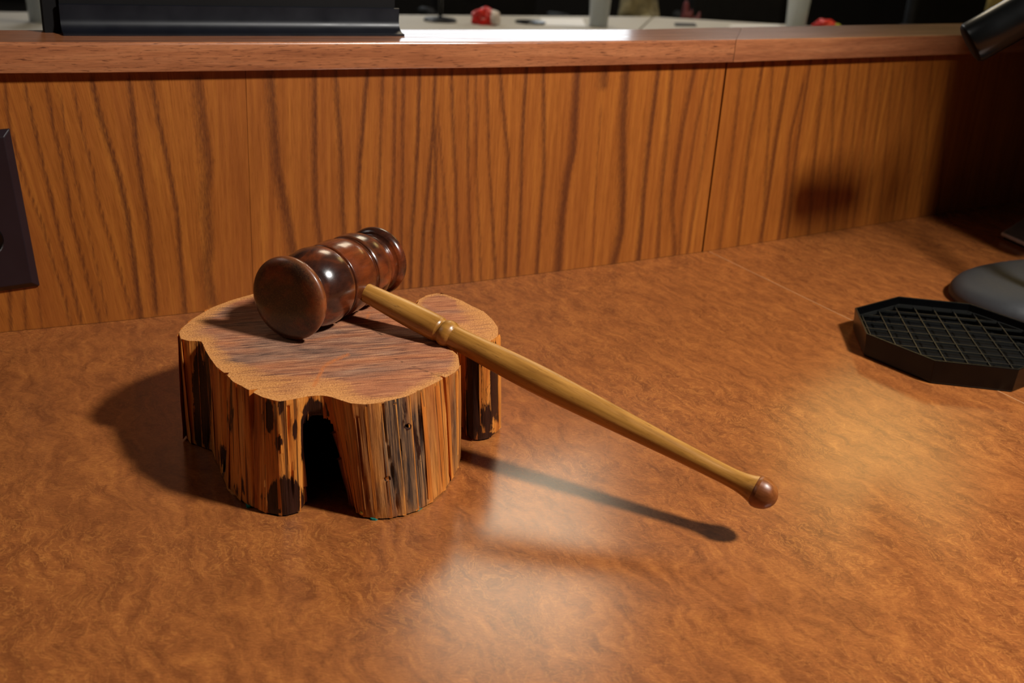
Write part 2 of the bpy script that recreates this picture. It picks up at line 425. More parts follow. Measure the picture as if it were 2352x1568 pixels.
A2 = [([(165, 60), (190, 420), (205, 620), (250, 850), (280, 1000), (300, 1130), (330, 1400)], 62, .85),
      ([(432, 60), (430, 480), (430, 700), (440, 900), (460, 1050), (480, 1400)], 36, .85),
      ([(555, 60), (580, 420), (590, 600), (595, 850), (605, 1020), (620, 1400)], 32, .9),
      ([(745, 60), (715, 430), (700, 600), (690, 800), (695, 1000), (690, 1400)], 28, .95),
      ([(838, 60), (825, 450), (820, 650), (805, 900), (800, 1000), (780, 1400)], 22, .8),
      ([(910, 60), (905, 600), (890, 1000), (850, 1400)], 22, .8),
      ([(965, 60), (955, 450), (960, 700), (950, 1000), (955, 1400)], 24, .8),
      ([(1060, 60), (1050, 450), (1035, 700), (1015, 1000), (1000, 1400)], 24, .95),
      ([(1155, 60), (1140, 400), (1110, 750), (1080, 1050), (1065, 1400)], 24, .95),
      ([(1152, 430), (1155, 850), (1140, 1050), (1130, 1400)], 26, .9),
      ([(1200, 800), (1180, 1050), (1195, 1400)], 14, .5),
      ([(1250, 60), (1260, 400), (1275, 700), (1280, 950), (1300, 1400)], 22, .85),
      ([(1165, 300), (1200, 700), (1225, 1000), (1250, 1400)], 20, .7),
      ([(1345, 60), (1350, 600), (1355, 900), (1375, 1400)], 20, .8),
      ([(1395, 60), (1400, 700), (1415, 1000), (1430, 1400)], 18, .7),
      ([(1465, 60), (1475, 600), (1490, 900), (1515, 1400)], 18, .8)]
A3 = [([(45, 60), (55, 400), (65, 650), (85, 930), (105, 1300)], 18, .75),
      ([(128, 60), (150, 330), (180, 600), (175, 850), (160, 1300)], 24, .9),
      ([(290, 60), (270, 350), (260, 600), (255, 900), (235, 1300)], 24, .9),
      ([(390, 60), (395, 400), (395, 700), (375, 950), (350, 1300)], 26, .85),
      ([(600, 60), (580, 420), (570, 580), (540, 700), (505, 950), (480, 1300)], 48, .9),
      ([(765, 60), (755, 170)], 60, .8),
      ([(735, 300), (715, 600), (700, 850), (685, 1300)], 12, .6),
      ([(895, 60), (870, 400), (870, 600), (870, 850), (860, 1050), (815, 1240)], 50, .9),
      ([(1085, 60), (1040, 400), (1010, 650), (990, 850), (980, 1050), (955, 1260)], 32, .9),
      ([(1165, 60), (1140, 400), (1115, 650), (1095, 850), (1075, 1260)], 28, .75),
      ([(1300, 60), (1230, 400), (1190, 650), (1165, 900), (1180, 1150), (1170, 1260)], 32, .75),
      ([(1385, 60), (1310, 400), (1260, 700), (1220, 950), (1200, 1260)], 22, .65),
      ([(1420, 60), (1350, 600), (1300, 900), (1240, 1260)], 20, .6)]
A4 = [([(560, 330), (530, 450), (480, 900), (400, 1500)], 24, .7), ([(670, 330), (650, 450), (580, 850), (510, 1500)], 24, .75),
      ([(725, 330), (690, 900), (655, 1500)], 20, .7), ([(830, 330), (740, 850), (690, 1200), (640, 1500)], 28, .8),
      ([(905, 500), (830, 800), (790, 1200), (750, 1500)], 22, .75), ([(955, 330), (870, 850), (830, 1200), (800, 1500)], 24, .75),
      ([(1045, 330), (1000, 700), (960, 1100), (930, 1500)], 24, .7), ([(1100, 330), (1080, 800), (1040, 1500)], 22, .65),
      ([(1190, 330), (1120, 1000), (1080, 1500)], 22, .6), ([(1240, 330), (1200, 900), (1150, 1500)], 16, .5), ([(1310, 330), (1260, 900), (1190, 1500)], 20, .55),
      ([(1390, 330), (1330, 900), (1270, 1500)], 18, .5), ([(1450, 330), (1400, 900), (1350, 1500)], 18, .5), ([(1520, 330), (1480, 900), (1430, 1500)], 18, .5),
      ([(1590, 330), (1550, 900), (1500, 1500)], 20, .5), ([(1680, 330), (1640, 900), (1590, 1500)], 20, .5), ([(1790, 330), (1750, 900), (1690, 1500)], 20, .5)]
STREAKS = [[(cv(p, 0, 160), w / 2.613, k) for p, w, k in A1],
           [(cv(p, 560, 140), w / 2.613, k) for p, w, k in A2] + [(cv(p, 1100, 130), w / 2.613, k) for p, w, k in A3],
           [(cv(p, 1500, 0, 2.614), w / 2.614, k) for p, w, k in A4]]

bench = thing('panelled_bench_front', 'brown oak veneer bench front with a solid oak cap rail, behind the gavel', 'bench', (0, 108, 0))
BOT, PTOP = 0.0, HT - TH

def build_panel(i0, i1, streaks, gap0, gap1):
    s0, s1 = AL[i0] + gap0, AL[i1] - gap1
    ns = max(int((s1 - s0) / .22), 2); nz = 30
    ss = np.unique(np.r_[np.linspace(s0, s1, ns), [a for a in AL if s0 < a < s1]]); zz = np.linspace(BOT, PTOP, nz)
    p = pl_at(ss); V = np.concatenate([np.c_[p, np.full(len(p), z)] for z in zz])
    n = len(ss); Fq = [(r * n + c, r * n + c + 1, (r + 1) * n + c + 1, (r + 1) * n + c) for r in range(nz - 1) for c in range(n - 1)]
    px = proj(V); st = np.zeros(len(V)); sl = np.zeros(len(V)); wt = np.full(len(V), 1e-6)
    for pts, w, k in streaks:
        P = np.array(pts); o = np.argsort(P[:, 1]); P = P[o]
        xs = np.interp(px[:, 1], P[:, 1], P[:, 0]); d = px[:, 0] - xs
        wl = np.where(d < 0, w * .85, w * .38)
        fade = smooth01((px[:, 1] - P[0, 1] + 25) / 25) * smooth01((P[-1, 1] + 25 - px[:, 1]) / 25)
        st = np.maximum(st, k * np.exp(-(d / wl) ** 2) * fade)
    uu = np.tile(ss, nz); vv = np.repeat(zz, n)
    # fibre slant follows the fan of the leftmost veneer leaf
    sl = np.where(uu < AL[I_SEAM1], .17 * smooth01((AL[I_SEAM1] - uu) / 18) , 0.0)
    # back skin and edges for real thickness
    Nn = nrm_at(ss); q = p - Nn * 1.4
    nb = len(V); VB = np.concatenate([np.c_[q, np.full(n, BOT)], np.c_[q, np.full(n, PTOP)]])
    V = np.concatenate([V, VB])
    for c in range(n - 1): Fq.append((nb + c + 1, nb + c, nb + n + c, nb + n + c + 1))
    top = (nz - 1) * n
    for c in range(n - 1): Fq.append((top + c, top + c + 1, nb + n + c + 1, nb + n + c)); Fq.append((c + 1, c, nb + c, nb + c + 1))
    Fq.append(tuple([r * n for r in range(nz - 1, -1, -1)] + [nb, nb + n])); Fq.append(tuple([r * n + n - 1 for r in range(nz)] + [nb + n + n - 1, nb + n - 1]))
    z2 = np.zeros(2 * n)
    return mesh_obj('veneer_panel', V, Fq, M['veneer'], bench, uv=np.c_[np.r_[uu, ss, ss], np.r_[vv, z2 + BOT]],
                    attrs={'streak': np.r_[st, z2], 'slant': np.r_[sl, z2]})
build_panel(0, I_SEAM1, STREAKS[0], 0, .02)
build_panel(I_SEAM1, I_BEND, STREAKS[1], .02, .14)
build_panel(I_BEND, len(PL) - 1, STREAKS[2], .13, 0)

# bench body: carries the panels and runs down to the dais floor
FLOOR = -95.0
q0 = PL - NRM * 1.42; q1 = PL - NRM * 4.0
v, f = prism(np.concatenate([q0, q1[::-1]]), FLOOR, PTOP)
mesh_obj('bench_core', v, f, M['core'], bench)

# cap rail: two lengths mitred at the bend; front edge overhangs, back edge read from the photo
BACK_PX = np.array([(0, 68.5), (300, 68.5), (930, 67.5), (1200, 67.2), (1480, 67), (1640, 63), (1900, 58.5), (2200, 53.5)], float)
BK = back(BACK_PX, HT)[:, :2]
FR = PL + NRM * OH
def rail(pf, pb, mat, u0):
    n = 140; s = np.linspace(0, 1, n)
    def res(P):
        a = arclen(P); t = s * a[-1]; return np.stack([np.interp(t, a, P[:, 0]), np.interp(t, a, P[:, 1])], -1), t
    f2, tl = res(pf); b2, _ = res(pb); dr = f2 - b2; dr /= np.linalg.norm(dr, axis=1)[:, None]
    R = .26; prof = [(0, 0)]
    for a in np.linspace(0, math.pi / 2, 7): prof.append((R * (1 - math.cos(math.pi / 2 - a)) * 1.0 - 0, 0))
    rings = []; uvs = []
    # section points: (inset from front edge, height), front bottom -> front top (rounded) -> back top -> back bottom
    sec = [(.06, HT - TH), (0, HT - TH + .08), (0, HT - .3)] + [(R - R * math.cos(a), HT - .3 + .3 * math.sin(a)) for a in np.linspace(.25, math.pi / 2, 6)] + [(R + .03, HT)]
    sec += [('b', .33, HT), ('b', .3, HT), ('b', 0, HT - .3), ('b', 0, HT - TH)]
    acc = 0; prev = None
    for e in sec:
        if e[0] == 'b': P = np.c_[b2 + dr * e[1], np.full(n, e[2])]
        else: P = np.c_[f2 - dr * e[0], np.full(n, e[1])]
        if prev is not None: acc += float(np.mean(np.linalg.norm(P - prev, axis=1)))
        prev = P; rings.append(P); uvs.append(np.c_[u0 + tl, np.full(n, acc)])
    m = len(rings); V = np.concatenate(rings); Fq = []
    for i in range(m):
        k = (i + 1) % m
        for j in range(n - 1): Fq.append((i * n + j, i * n + j + 1, k * n + j + 1, k * n + j))
    Fq.append(tuple(i * n for i in range(m - 1, -1, -1))); Fq.append(tuple(i * n + n - 1 for i in range(m)))
    return mesh_obj('cap_rail', V, Fq, mat, bench, smooth=True, uv=np.concatenate(uvs), auto=32)
jb = back(np.array([(1705., 62.0)]), HT)[0, :2]
dl = (BK[0] - BK[1]) / np.linalg.norm(BK[0] - BK[1])
left_b = np.concatenate([[BK[0] + dl * 70], BK[:6], [jb + (BK[5] - jb) * .02]])
right_b = np.concatenate([[jb + (BK[6] - jb) * .002], BK[6:], [BK[-1] + d1 * 70]])
jf = FR[I_BEND]
lf = np.concatenate([FR[:I_BEND], [jf - (FR[I_BEND] - FR[I_BEND - 1]) / np.linalg.norm(FR[I_BEND] - FR[I_BEND - 1]) * .04]])
rf = np.concatenate([[jf + d1 * .04], FR[I_BEND + 1:]])
rail(lf, left_b, M['rail'], 0); rail(rf, right_b, M['rail_b'], 400)

# ------------------------------------------------------------------ desk tops (two slabs meeting at the hairline seam)
sA = back(np.array([(1680., 602.), (1935., 725.)]))[:, :2]
sd = (sA[1] - sA[0]) / np.linalg.norm(sA[1] - sA[0])
def isect(p, d, a, b):
    Mx = np.array([d, -(b - a)]).T; t = np.linalg.solve(Mx, a - p); return p + d * t[0]
i_b = isect(sA[0], sd, PL[I_BEND], PL[I_BEND + 1])
NEAR_Y = 18.0
i_n = sA[0] + sd * ((NEAR_Y - sA[0][1]) / sd[1])
e = .02 * NRM
left_poly = [tuple(q) for q in (PL + e)[:I_BEND + 1]] + [tuple(i_b + e[I_BEND] - d1 * .025), (i_n[0] - .025, NEAR_Y), (-95., NEAR_Y), (PL[0][0] - 8, PL[0][1] - 20)]
right_poly = [tuple(i_b + e[I_BEND] + d1 * .025)] + [tuple(q) for q in (PL + e)[I_BEND + 1:]] + [(PL[-1][0] + 30, PL[-1][1] - 60), (190., NEAR_Y), (i_n[0] + .025, NEAR_Y)]
desk = thing('desk', 'reddish brown burl desk carrying the gavel, log block and black tray', 'desk', (20, 60, FLOOR))
v, f = prism(left_poly, -3.2, 0); bevel(mesh_obj('desk_top', v, f, M['desk_a'], desk), .06)
v, f = prism([(-60, 34), (18, 34), (18, 96), (-40, 72)], FLOOR, -3.2); mesh_obj('cabinet_body', v, f, M['core'], desk)
v, f = prism(right_poly, -3.2, 0); bevel(mesh_obj('desk_top', v, f, M['desk_b'], desk), .06)
ns = np.array([-sd[1], sd[0]]); a_, b_ = i_b - sd * -.3, np.array([i_n[0], NEAR_Y])
v, f = prism([tuple(a_ + ns * .05), tuple(a_ - ns * .05), tuple(b_ - ns * .05), tuple(b_ + ns * .05)], -.6, .006); o = mesh_obj('seam_strip', v, f, M['strip'], desk); o['label'] = 'pale hairline strip along the seam'
v, f = prism([(88, 34), (140, 34), (140, 120), (60, 112)], FLOOR, -3.2); mesh_obj('cabinet_body', v, f, M['core'], desk)

# ------------------------------------------------------------------ log block
HB = 8.0; FELT = .12
PAIRS_TOP = [  # (top px, bottom px or None), counter-clockwise seen from the front: left lobe -> front -> right -> back
    ((412, 763), (428, 1003)), ((416, 777), (436, 1017)), ((432, 782), (448, 1023)), ((452, 783), (464, 1029)), ((463, 785), (480, 1035)), ((470, 800), (487, 1038)),
    ((480, 818), (494, 1056)), ((497, 841), (507, 1086)), ((520, 860), (520, 1118)), ((536, 876), (545, 1145)), ((555, 886), (566, 1160)), ((572, 896), (585, 1170)),
    ((600, 910), (606, 1179)), ((626, 918), (640, 1186)), ((645, 921), (660, 1186)), ((681, 915), (685, 1179)), ((707, 910), (710, 1160)), ((739, 908), (757, 1165)),
    ((762, 912), (803, 1168)), ((781, 918), (818, 1181)), ((804, 925), (835, 1190)), ((836, 928), (862, 1194)), ((868, 925), (894, 1193)), ((901, 918), (925, 1187)),
    ((933, 910), (955, 1177)), ((965, 896), (985, 1160)), ((998, 880), (1014, 1135)), ((1023, 867), (1036, 1106)), ((1045, 854), (1049, 1083)), ((1055, 841), (1057, 1058)),
    ((1051, 816), None), ((1034, 801), None), ((1016, 789), None), ((1010, 776), None), ((1014, 763), None), ((1028, 757), None), ((1045, 760), None), ((1058, 765), (1062, 985)), ((1066, 773), (1071, 1002)), ((1080, 782), (1085, 1012)), ((1101, 787), (1103, 1013)),
    ((1124, 784), (1124, 1008)), ((1142, 771), (1144, 990)), ((1143, 752), (1148, 968)), ((1130, 733), None), ((1110, 715), None), ((1085, 703), None), ((1060, 690), None), ((1025, 677), None),
    ((1003, 674), None), ((982, 678), None), ((963, 688), None), ((955, 702), None), ((930, 712), None), ((890, 704), None), ((850, 684), None), ((800, 664), None), ((740, 652), None), ((680, 652), None), ((630, 660), None),
    ((581, 675), None), ((539, 687), None), ((490, 705), None), ((448, 729), None), ((424, 748), None)]
tp = back(np.array([q[0] for q in PAIRS_TOP], float), HB)[:, :2]
bp = np.array([back(np.array(q[1], float), 0.)[:2] if q[1] else (np.nan, np.nan) for q in PAIRS_TOP])
for i in range(len(bp)):
    if np.isnan(bp[i, 0]): bp[i] = tp[i] + (.35, .05)
def dense(P, step=.11, Q=None):
    n = len(P); out, outq = [], []
    for i in range(n):
        a, b, c, d = (P[(i + k) % n] for k in (-1, 0, 1, 2)); L = max(int(np.linalg.norm(c - b) / step), 2)
        A, B, C, D = (Q[(i + k) % n] for k in (-1, 0, 1, 2))
        for t in np.linspace(0, 1, L, endpoint=False):
            h = lambda p0, p1, p2, p3: .5 * (2 * p1 + .7 * (p2 - p0) * t + (1.4 * p0 - 4.3 * p1 + 3.6 * p2 - .7 * p3) * t * t + (1.3 * p1 - .7 * p0 - 1.3 * p2 + .7 * p3) * t ** 3)
            out.append(h(a, b, c, d)); outq.append(h(A, B, C, D))
    return np.array(out), np.array(outq)
TT, BB = dense(tp, .085, bp)
if sum(TT[i][0] * TT[(i + 1) % len(TT)][1] - TT[(i + 1) % len(TT)][0] * TT[i][1] for i in range(len(TT))) < 0:
    TT, BB = TT[::-1], BB[::-1]
nc = len(TT); nzr = 96
tan = np.roll(TT, -1, 0) - np.roll(TT, 1, 0); tan /= np.linalg.norm(tan, axis=1)[:, None]
inn = np.stack([-tan[:, 1], tan[:, 0]], 1)          # inward normal for a counter-clockwise loop
arc = np.r_[0, np.cumsum(np.linalg.norm(np.diff(TT, axis=0), axis=1))]
zz = np.linspace(FELT, HB, nzr)
def in_poly(P, poly):
    x, y = P[:, 0], P[:, 1]; r = np.zeros(len(P), bool); n = len(poly)
    for i in range(n):
        (x1, y1), (x2, y2) = poly[i], poly[(i + 1) % n]
        r ^= ((y1 > y) != (y2 > y)) & (x < (x2 - x1) * (y - y1) / (y2 - y1 + 1e-12) + x1)
    return r
def seg_dist(P, poly, closed=True):
    D = np.full(len(P), 1e9); n = len(poly); poly = np.asarray(poly, float)
    for i in range(n if closed else n - 1):
        a, b = poly[i], poly[(i + 1) % n]; t = np.clip(((P - a) @ (b - a)) / max((b - a) @ (b - a), 1e-9), 0, 1)
        D = np.minimum(D, np.linalg.norm(P - a - t[:, None] * (b - a), axis=1))
    return D
ARCH = [(711, 1180), (706, 1110), (701, 1040), (700, 995), (706, 972), (719, 960), (734, 957), (748, 966), (760, 990), (770, 1030), (783, 1090), (797, 1150), (806, 1185), (800, 1230), (712, 1230)]
CRACKS = [([(576, 896), (577, 1000), (580, 1100), (587, 1170)], 3.2, .55), ([(1023, 866), (1030, 950), (1034, 1040), (1038, 1104)], 3.0, .5), ([(517, 860), (516, 990), (512, 1080)], 2.6, .3),
          ([(880, 930), (888, 1010), (905, 1100), (915, 1180)], 2.2, .3), ([(960, 900), (970, 1000), (985, 1140)], 1.8, .22), ([(906, 930), (925, 1060), (935, 1180)], 1.8, .22), ([(660, 935), (668, 1060), (676, 1170)], 1.5, .15),
          ([(820, 960), (832, 1080), (850, 1185)], 1.6, .15), ([(1003, 890), (1010, 1000), (1018, 1120)], 1.6, .2)]
PITS = [(937, 979, 3.6), (890, 1099, 4)]
ELL_BARK_SHADE = [(1136, 880, 9, 80, 1.3), (1118, 960, 14, 40, .9), (1088, 900, 16, 130, 1.1), (708, 968, 14, 16, 1.9), (730, 950, 22, 12, 1.5), (937, 979, 6, 6, 1.6), (890, 1099, 6, 6, 1.6), (458, 905, 13, 125, 1), (476, 900, 9, 125, 1.1), (655, 1145, 40, 48, 1.1), (622, 1150, 9, 40, .9), (617, 955, 11, 36, 1), (644, 930, 9, 26, .9), (676, 985, 5, 24, .9), (641, 1015, 10, 16, .9),  # bark patches, plus shade painted on the right-lobe gap and pits
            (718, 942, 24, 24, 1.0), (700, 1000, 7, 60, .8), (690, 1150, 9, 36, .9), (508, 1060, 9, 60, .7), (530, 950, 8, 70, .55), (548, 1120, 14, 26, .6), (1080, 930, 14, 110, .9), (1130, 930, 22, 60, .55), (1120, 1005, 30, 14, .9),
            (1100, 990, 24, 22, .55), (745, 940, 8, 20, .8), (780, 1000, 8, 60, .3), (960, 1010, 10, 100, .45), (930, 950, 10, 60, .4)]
ELL_GREY = [(908, 1010, 30, 150, 1.7), (955, 1060, 26, 130, 1.7), (930, 1050, 55, 150, 1), (840, 1010, 40, 110, .7), (1046, 970, 12, 130, 1.), (985, 1010, 26, 130, .55), (870, 1140, 50, 50, .7)]
rings = []; barkShadeA = []; greyA = []; hollowA = []
for k, z in enumerate(zz):
    w = (z - FELT) / (HB - FELT); P = TT * w + BB * (1 - w)
    P3 = np.c_[P, np.full(nc, z)]; px = proj(P3)
    facing = (inn @ np.array([.1, 1.])) > 0.05
    disp = np.zeros(nc)
    for j in range(nc):
        a = arc[j]
        disp[j] += .10 * mnoise.noise((a * 1.6, z * .10, 3.)) + .06 * mnoise.noise((a * 5.5, z * .16, 9.)) + .03 * mnoise.noise((a * 14, z * .5, 5.))
    edge_keep = smooth01((HB - z) / .25)
    disp *= edge_keep * .9 + .1
    for pts, wd, dp in CRACKS:
        q = np.array(pts, float); xs = np.interp(px[:, 1], q[:, 1], q[:, 0]); ok = (px[:, 1] > q[0, 1] - 4) & (px[:, 1] < q[-1, 1] + 6) & facing
        disp += ok * dp * np.exp(-((px[:, 0] - xs) / wd) ** 2)
    for x, y, r in PITS: disp += facing * .5 * np.exp(-(((px[:, 0] - x) ** 2 + (px[:, 1] - y) ** 2) / r ** 2) ** 2)
    # rough broken fringe just under the saw cut, rounded foot
    disp += .12 * smooth01((.4 - z) / .4) ** 2
    disp *= .25 + .75 * smooth01((z - FELT) / .9)
    ins = in_poly(px, ARCH) & (P[:, 1] < 66); dd = seg_dist(px, ARCH)
    disp += facing * ~ins * np.exp(-(dd / 12) ** 2) * .3
    P2 = P + inn * disp[:, None]
    for j in range(nc):          # trim the opening cleanly along the arch outline
        k = (j + 1) % nc
        if ins[j] == ins[k] or px[j, 1] < 990: continue
        o_, i_ = (j, k) if ins[k] else (k, j); lo_, hi_ = 0., 1.
        for _ in range(7):
            m_ = (lo_ + hi_) / 2
            if in_poly((px[o_] + (px[i_] - px[o_]) * m_)[None], ARCH)[0]: hi_ = m_
            else: lo_ = m_
        P2[i_] = P2[o_] + (P2[i_] - P2[o_]) * max(hi_, .05)
    b = np.zeros(nc); g = np.zeros(nc)
    for x, y, rx, ry, s_ in ELL_BARK_SHADE: b = np.maximum(b, facing * s_ * np.exp(-(((px[:, 0] - x) / rx) ** 2 + ((px[:, 1] - y) / ry) ** 2) ** 1.5 * .7))
    for x, y, rx, ry, s_ in ELL_GREY: g = np.maximum(g, facing * s_ * np.exp(-(((px[:, 0] - x) / rx) ** 2 + ((px[:, 1] - y) / ry) ** 2) * .7))
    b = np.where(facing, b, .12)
    rings.append(np.c_[P2, np.full(nc, z)]); barkShadeA.append(b); greyA.append(g); hollowA.append(np.where(ins, 1.0, 0.0))
VS, FS = loft(rings, True); hole = np.concatenate(hollowA)
pxs_ = proj(VS)
FS = [q for q in FS if not (all(hole[i] > .5 for i in q) or (any(hole[i] > .5 for i in q) and pxs_[q[0], 1] < 992))]
# top cap: constrained triangulation of the outline with interior points
loop = rings[-1][:, :2]
lo, hi = loop.min(0), loop.max(0); st = .26
gx, gy = np.meshgrid(np.arange(lo[0], hi[0], st), np.arange(lo[1], hi[1], st)); G = np.c_[gx.ravel(), gy.ravel()]
G = G + np.array([[rng.uniform(-.06, .06), rng.uniform(-.06, .06)] for _ in range(len(G))])
m = in_poly(G, [tuple(q) for q in loop]) & (seg_dist(G, loop) > .14); G = G[m]
allp = [Vector(q) for q in np.concatenate([loop, G])]
r = delaunay_2d_cdt(allp, [(i, (i + 1) % nc) for i in range(nc)], [], 1, 1e-5)
tv = np.array([tuple(q) for q in r[0]]); tf = [f for f in r[2]]
TZ = np.array([HB + .035 * mnoise.noise((x * .8, y * 2.2, 0)) + .02 * mnoise.noise((x * 4, y * 6, 4)) for x, y in tv])
on_edge = seg_dist(tv, loop) < 1e-3; TZ[on_edge] = HB
TV = np.c_[tv, TZ]; pxt = proj(TV); de = seg_dist(tv, loop)
# sapwood ring: wide along the front and left, thin behind
wd = np.where(pxt[:, 1] > 830, 2.3 - 1.7 * smooth01((pxt[:, 0] - 740) / 180), 0.5)
wd = np.where((pxt[:, 0] < 600) & (pxt[:, 1] <= 830), 1.1 + .9 * smooth01((520 - pxt[:, 0]) / 90), wd)
wd = np.where((pxt[:, 0] > 1045) & (pxt[:, 1] < 800), 2.0, wd)
nz_ = np.array([mnoise.noise((x * .35, y * .35, 1.5)) for x, y in tv]); sap = np.clip(.95 - de / (wd * (1 + 1.1 * nz_)) * .62, 0, 1)
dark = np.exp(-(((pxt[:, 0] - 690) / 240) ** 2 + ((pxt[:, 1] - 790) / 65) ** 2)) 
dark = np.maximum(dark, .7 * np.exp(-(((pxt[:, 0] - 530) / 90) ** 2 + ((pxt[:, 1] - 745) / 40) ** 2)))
vein = np.zeros(len(tv))
for pts, wv_, kk in (([(722, 886), (735, 858), (748, 838), (775, 824), (800, 814)], 4, 1), ([(852, 700), (845, 720), (838, 745)], 2.5, .9), ([(905, 822), (950, 842), (1023, 867)], 1.6, -.6), ([(838, 745), (880, 770)], 2, -.8)):
    vein += kk * np.exp(-(seg_dist(pxt, pts, False) / wv_) ** 2)
nS = len(VS)
V = np.concatenate([VS, TV]); Fq = FS + [tuple(i + nS for i in f) for f in tf]
mi = [0] * len(FS) + [1] * len(tf)
uvb = np.concatenate([np.c_[np.tile(arc, nzr), np.repeat(zz, nc)], tv])
nT = 0
zz0 = np.zeros(len(tv)); zs0 = np.zeros(nS)
# hollow behind the arch: a chamber wider than its mouth
apx = proj(VS); mouth = []
for q in ARCH[:13]:
    k = int(np.argmin(np.sum((apx - np.array(q)) ** 2, axis=1) + 1e6 * (VS[:, 1] > 66))); mouth.append(VS[k])
mouth = np.array(mouth); mc = mouth.mean(0)
def widen(kx, kz, dy): 
    r_ = mouth.copy(); r_[:, 0] = mc[0] + (r_[:, 0] - mc[0]) * kx; r_[:, 2] = r_[:, 2] * kz; r_[:, 1] += dy; r_[[0, -1], 2] = .02; return r_
hv, hf = loft([widen(1.28, 1.035, .6), widen(1.4, 1.04, 1.0), widen(1.6, 1.04, 1.6), widen(2.1, 1.0, 2.6), widen(2.2, .95, 5.0), widen(1.2, .8, 7.5)], False)
hf = hf + [tuple(range(len(hv) - 13, len(hv)))]
cB = np.array([tp[:, 0].mean(), tp[:, 1].mean(), 0])
block = thing('log_sound_block', 'short varnished log slice with an arched hollow, under the gavel head', 'sound block', cB)
hz0 = np.zeros(len(hv)); o = mesh_obj('hollow', hv, hf, M['bark_shade'], block, smooth=True); o['label'] = 'hollow behind the arch in the log, its shade painted dark'
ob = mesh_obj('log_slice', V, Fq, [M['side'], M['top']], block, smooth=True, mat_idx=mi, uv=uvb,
              attrs={'bark_shade': np.r_[np.concatenate(barkShadeA), zz0], 'grey': np.r_[np.concatenate(greyA), zz0], 'hollow': np.r_[np.concatenate(hollowA), zz0], 'sap': np.r_[zs0, sap], 'dark': np.r_[zs0, dark], 'vein': np.r_[zs0, vein]}, auto=50)
# green felt under the log: a sheet a little inside the outline plus the tufts that stick out
ctr = BB.mean(0)
Lp = rings[0][:, :2]; pads = [[(x + r_ * math.cos(a), y + r_ * math.sin(a)) for a in np.linspace(0, 2 * math.pi, 24, endpoint=False)] for (x, y, r_) in ((-19.5, 75.5, 2.0), (-6.5, 64.5, 1.8), (-14.6, 63, .9))]
for (x, y, w_) in ((859, 1193, .42), (956, 1172, .36), (571, 1165, .25)):
    c = back(np.array([float(x), float(y)]), 0.)
    pads.append([(c[0] + (w_ * math.cos(a) * (1 + .25 * math.sin(3 * a))), c[1] + .3 + .42 * math.sin(a)) for a in np.linspace(0, 2 * math.pi, 14, endpoint=False)])
for k, pg in enumerate(pads):
    v, f = prism(pg, 0.0, FELT + (.2 if k == 4 else .02)); o = mesh_obj('felt_pad', v, f, M['teal'], block); o['label'] = 'teal felt under the log'
c = plane_hit(np.array([831., 1180.]), back(np.array([831., 1189.]), 0.), np.array([0.1, -1., 0]))
v, f = lathe(c + np.array([0, .12, .05]), (-.1, -1, .1), [(-.1, .16), (.1, .16), (.17, .12), (.2, .02)], 16)
o = mesh_obj('tack', v, f, M['brass'], block, smooth=True); o['label'] = 'brass tack at the foot of the log'

# ------------------------------------------------------------------ gavel
GC = np.array([-13.395, 75.7495, 0]); RF, RB, SF, SB, TILT, AZ, DAZ = 3.02, 2.72, 6.0, 5.6, .214, 1.1503, -.0573
GC[2] = HB + (RF * SB + RB * SF) / (SF + SB) + .03
ax = np.array([math.cos(AZ), math.sin(AZ), (RB - RF) / (SF + SB)]); ax /= np.linalg.norm(ax)
hd = np.array([math.sin(AZ + DAZ), -math.cos(AZ + DAZ), 0]) * math.cos(TILT) + np.array([0, 0, -math.sin(TILT)])
gavel = thing('gavel', 'wooden gavel with a dark turned head and tan handle, resting on the log block', 'gavel', GC)
disc = [(-6.45, .02), (-6.445, 1.2), (-6.41, 2.1), (-6.32, 2.62), (-6.14, 2.92), (-5.97, 3.02), (-5.72, 3.0), (-5.46, 2.87), (-5.28, 2.66, 1), (-5.2, 2.45), (-5.0, 2.2), (-4.8, 2.2)]
body = [(-4.3, 2.56), (-3.8, 2.78), (-3.2, 2.91), (-2.6, 2.94), (-2.1, 2.90), (-1.88, 2.86), (-1.76, 2.8, 1), (-1.69, 2.67), (-1.56, 2.67, 1), (-1.5, 2.80), (-1.38, 2.84, 1), (-1.32, 2.77), (-1.1, 2.80), (-.6, 2.87)]
half = disc + [(-4.6, 2.34)] + body
halfb = disc[:-1] + [(-4.95, 2.2, 1), (-4.9, 2.46), (-4.78, 2.52, 1), (-4.66, 2.46)] + body
rb_ = lambda q: 1 - .1 * (q / 5.6) ** 1.5
pr = [tuple(q) for q in half] + [(0, 2.88)]
# a corner flag ends its run; on the mirrored side the run ends one point later
mir = halfb[::-1]; pr2 = pr[:len(half) + 1]
for i_, q in enumerate(mir):
    sgn = -q[0] * .938; e_ = (sgn, q[1] * rb_(sgn))
    pr2.append(e_ + ((1,) if len(q) > 2 else ()))
P = smooth_prof(pr2, 5); v, f = lathe(GC, ax, P, 144)
sv = (v - GC) @ ax
rv = np.linalg.norm((v - GC) - np.outer((v - GC) @ ax, ax), axis=1)
warm = np.exp(-((sv / 1.5) ** 4)); wear = np.clip(smooth01((-5.75 - sv) / .35) + .15 * smooth01((np.abs(sv) - 5.2) / .3), 0, 1)
edge = np.exp(-((np.abs(sv) - 1.85) / .2) ** 2) * .35 + .8 * np.exp(-((np.abs(sv) - 5.95) / .35) ** 2) * smooth01((rv / RF - .9) / .08)
mesh_obj('head', v, f, M['head'], gavel, smooth=True, auto=48, attrs={'warm': warm, 'wear': wear, 'edge': edge})
M['handle'] = mat_handle('tan_turned_wood', srgb(140, 92, 36), srgb(176, 123, 54), srgb(204, 150, 78), hd)
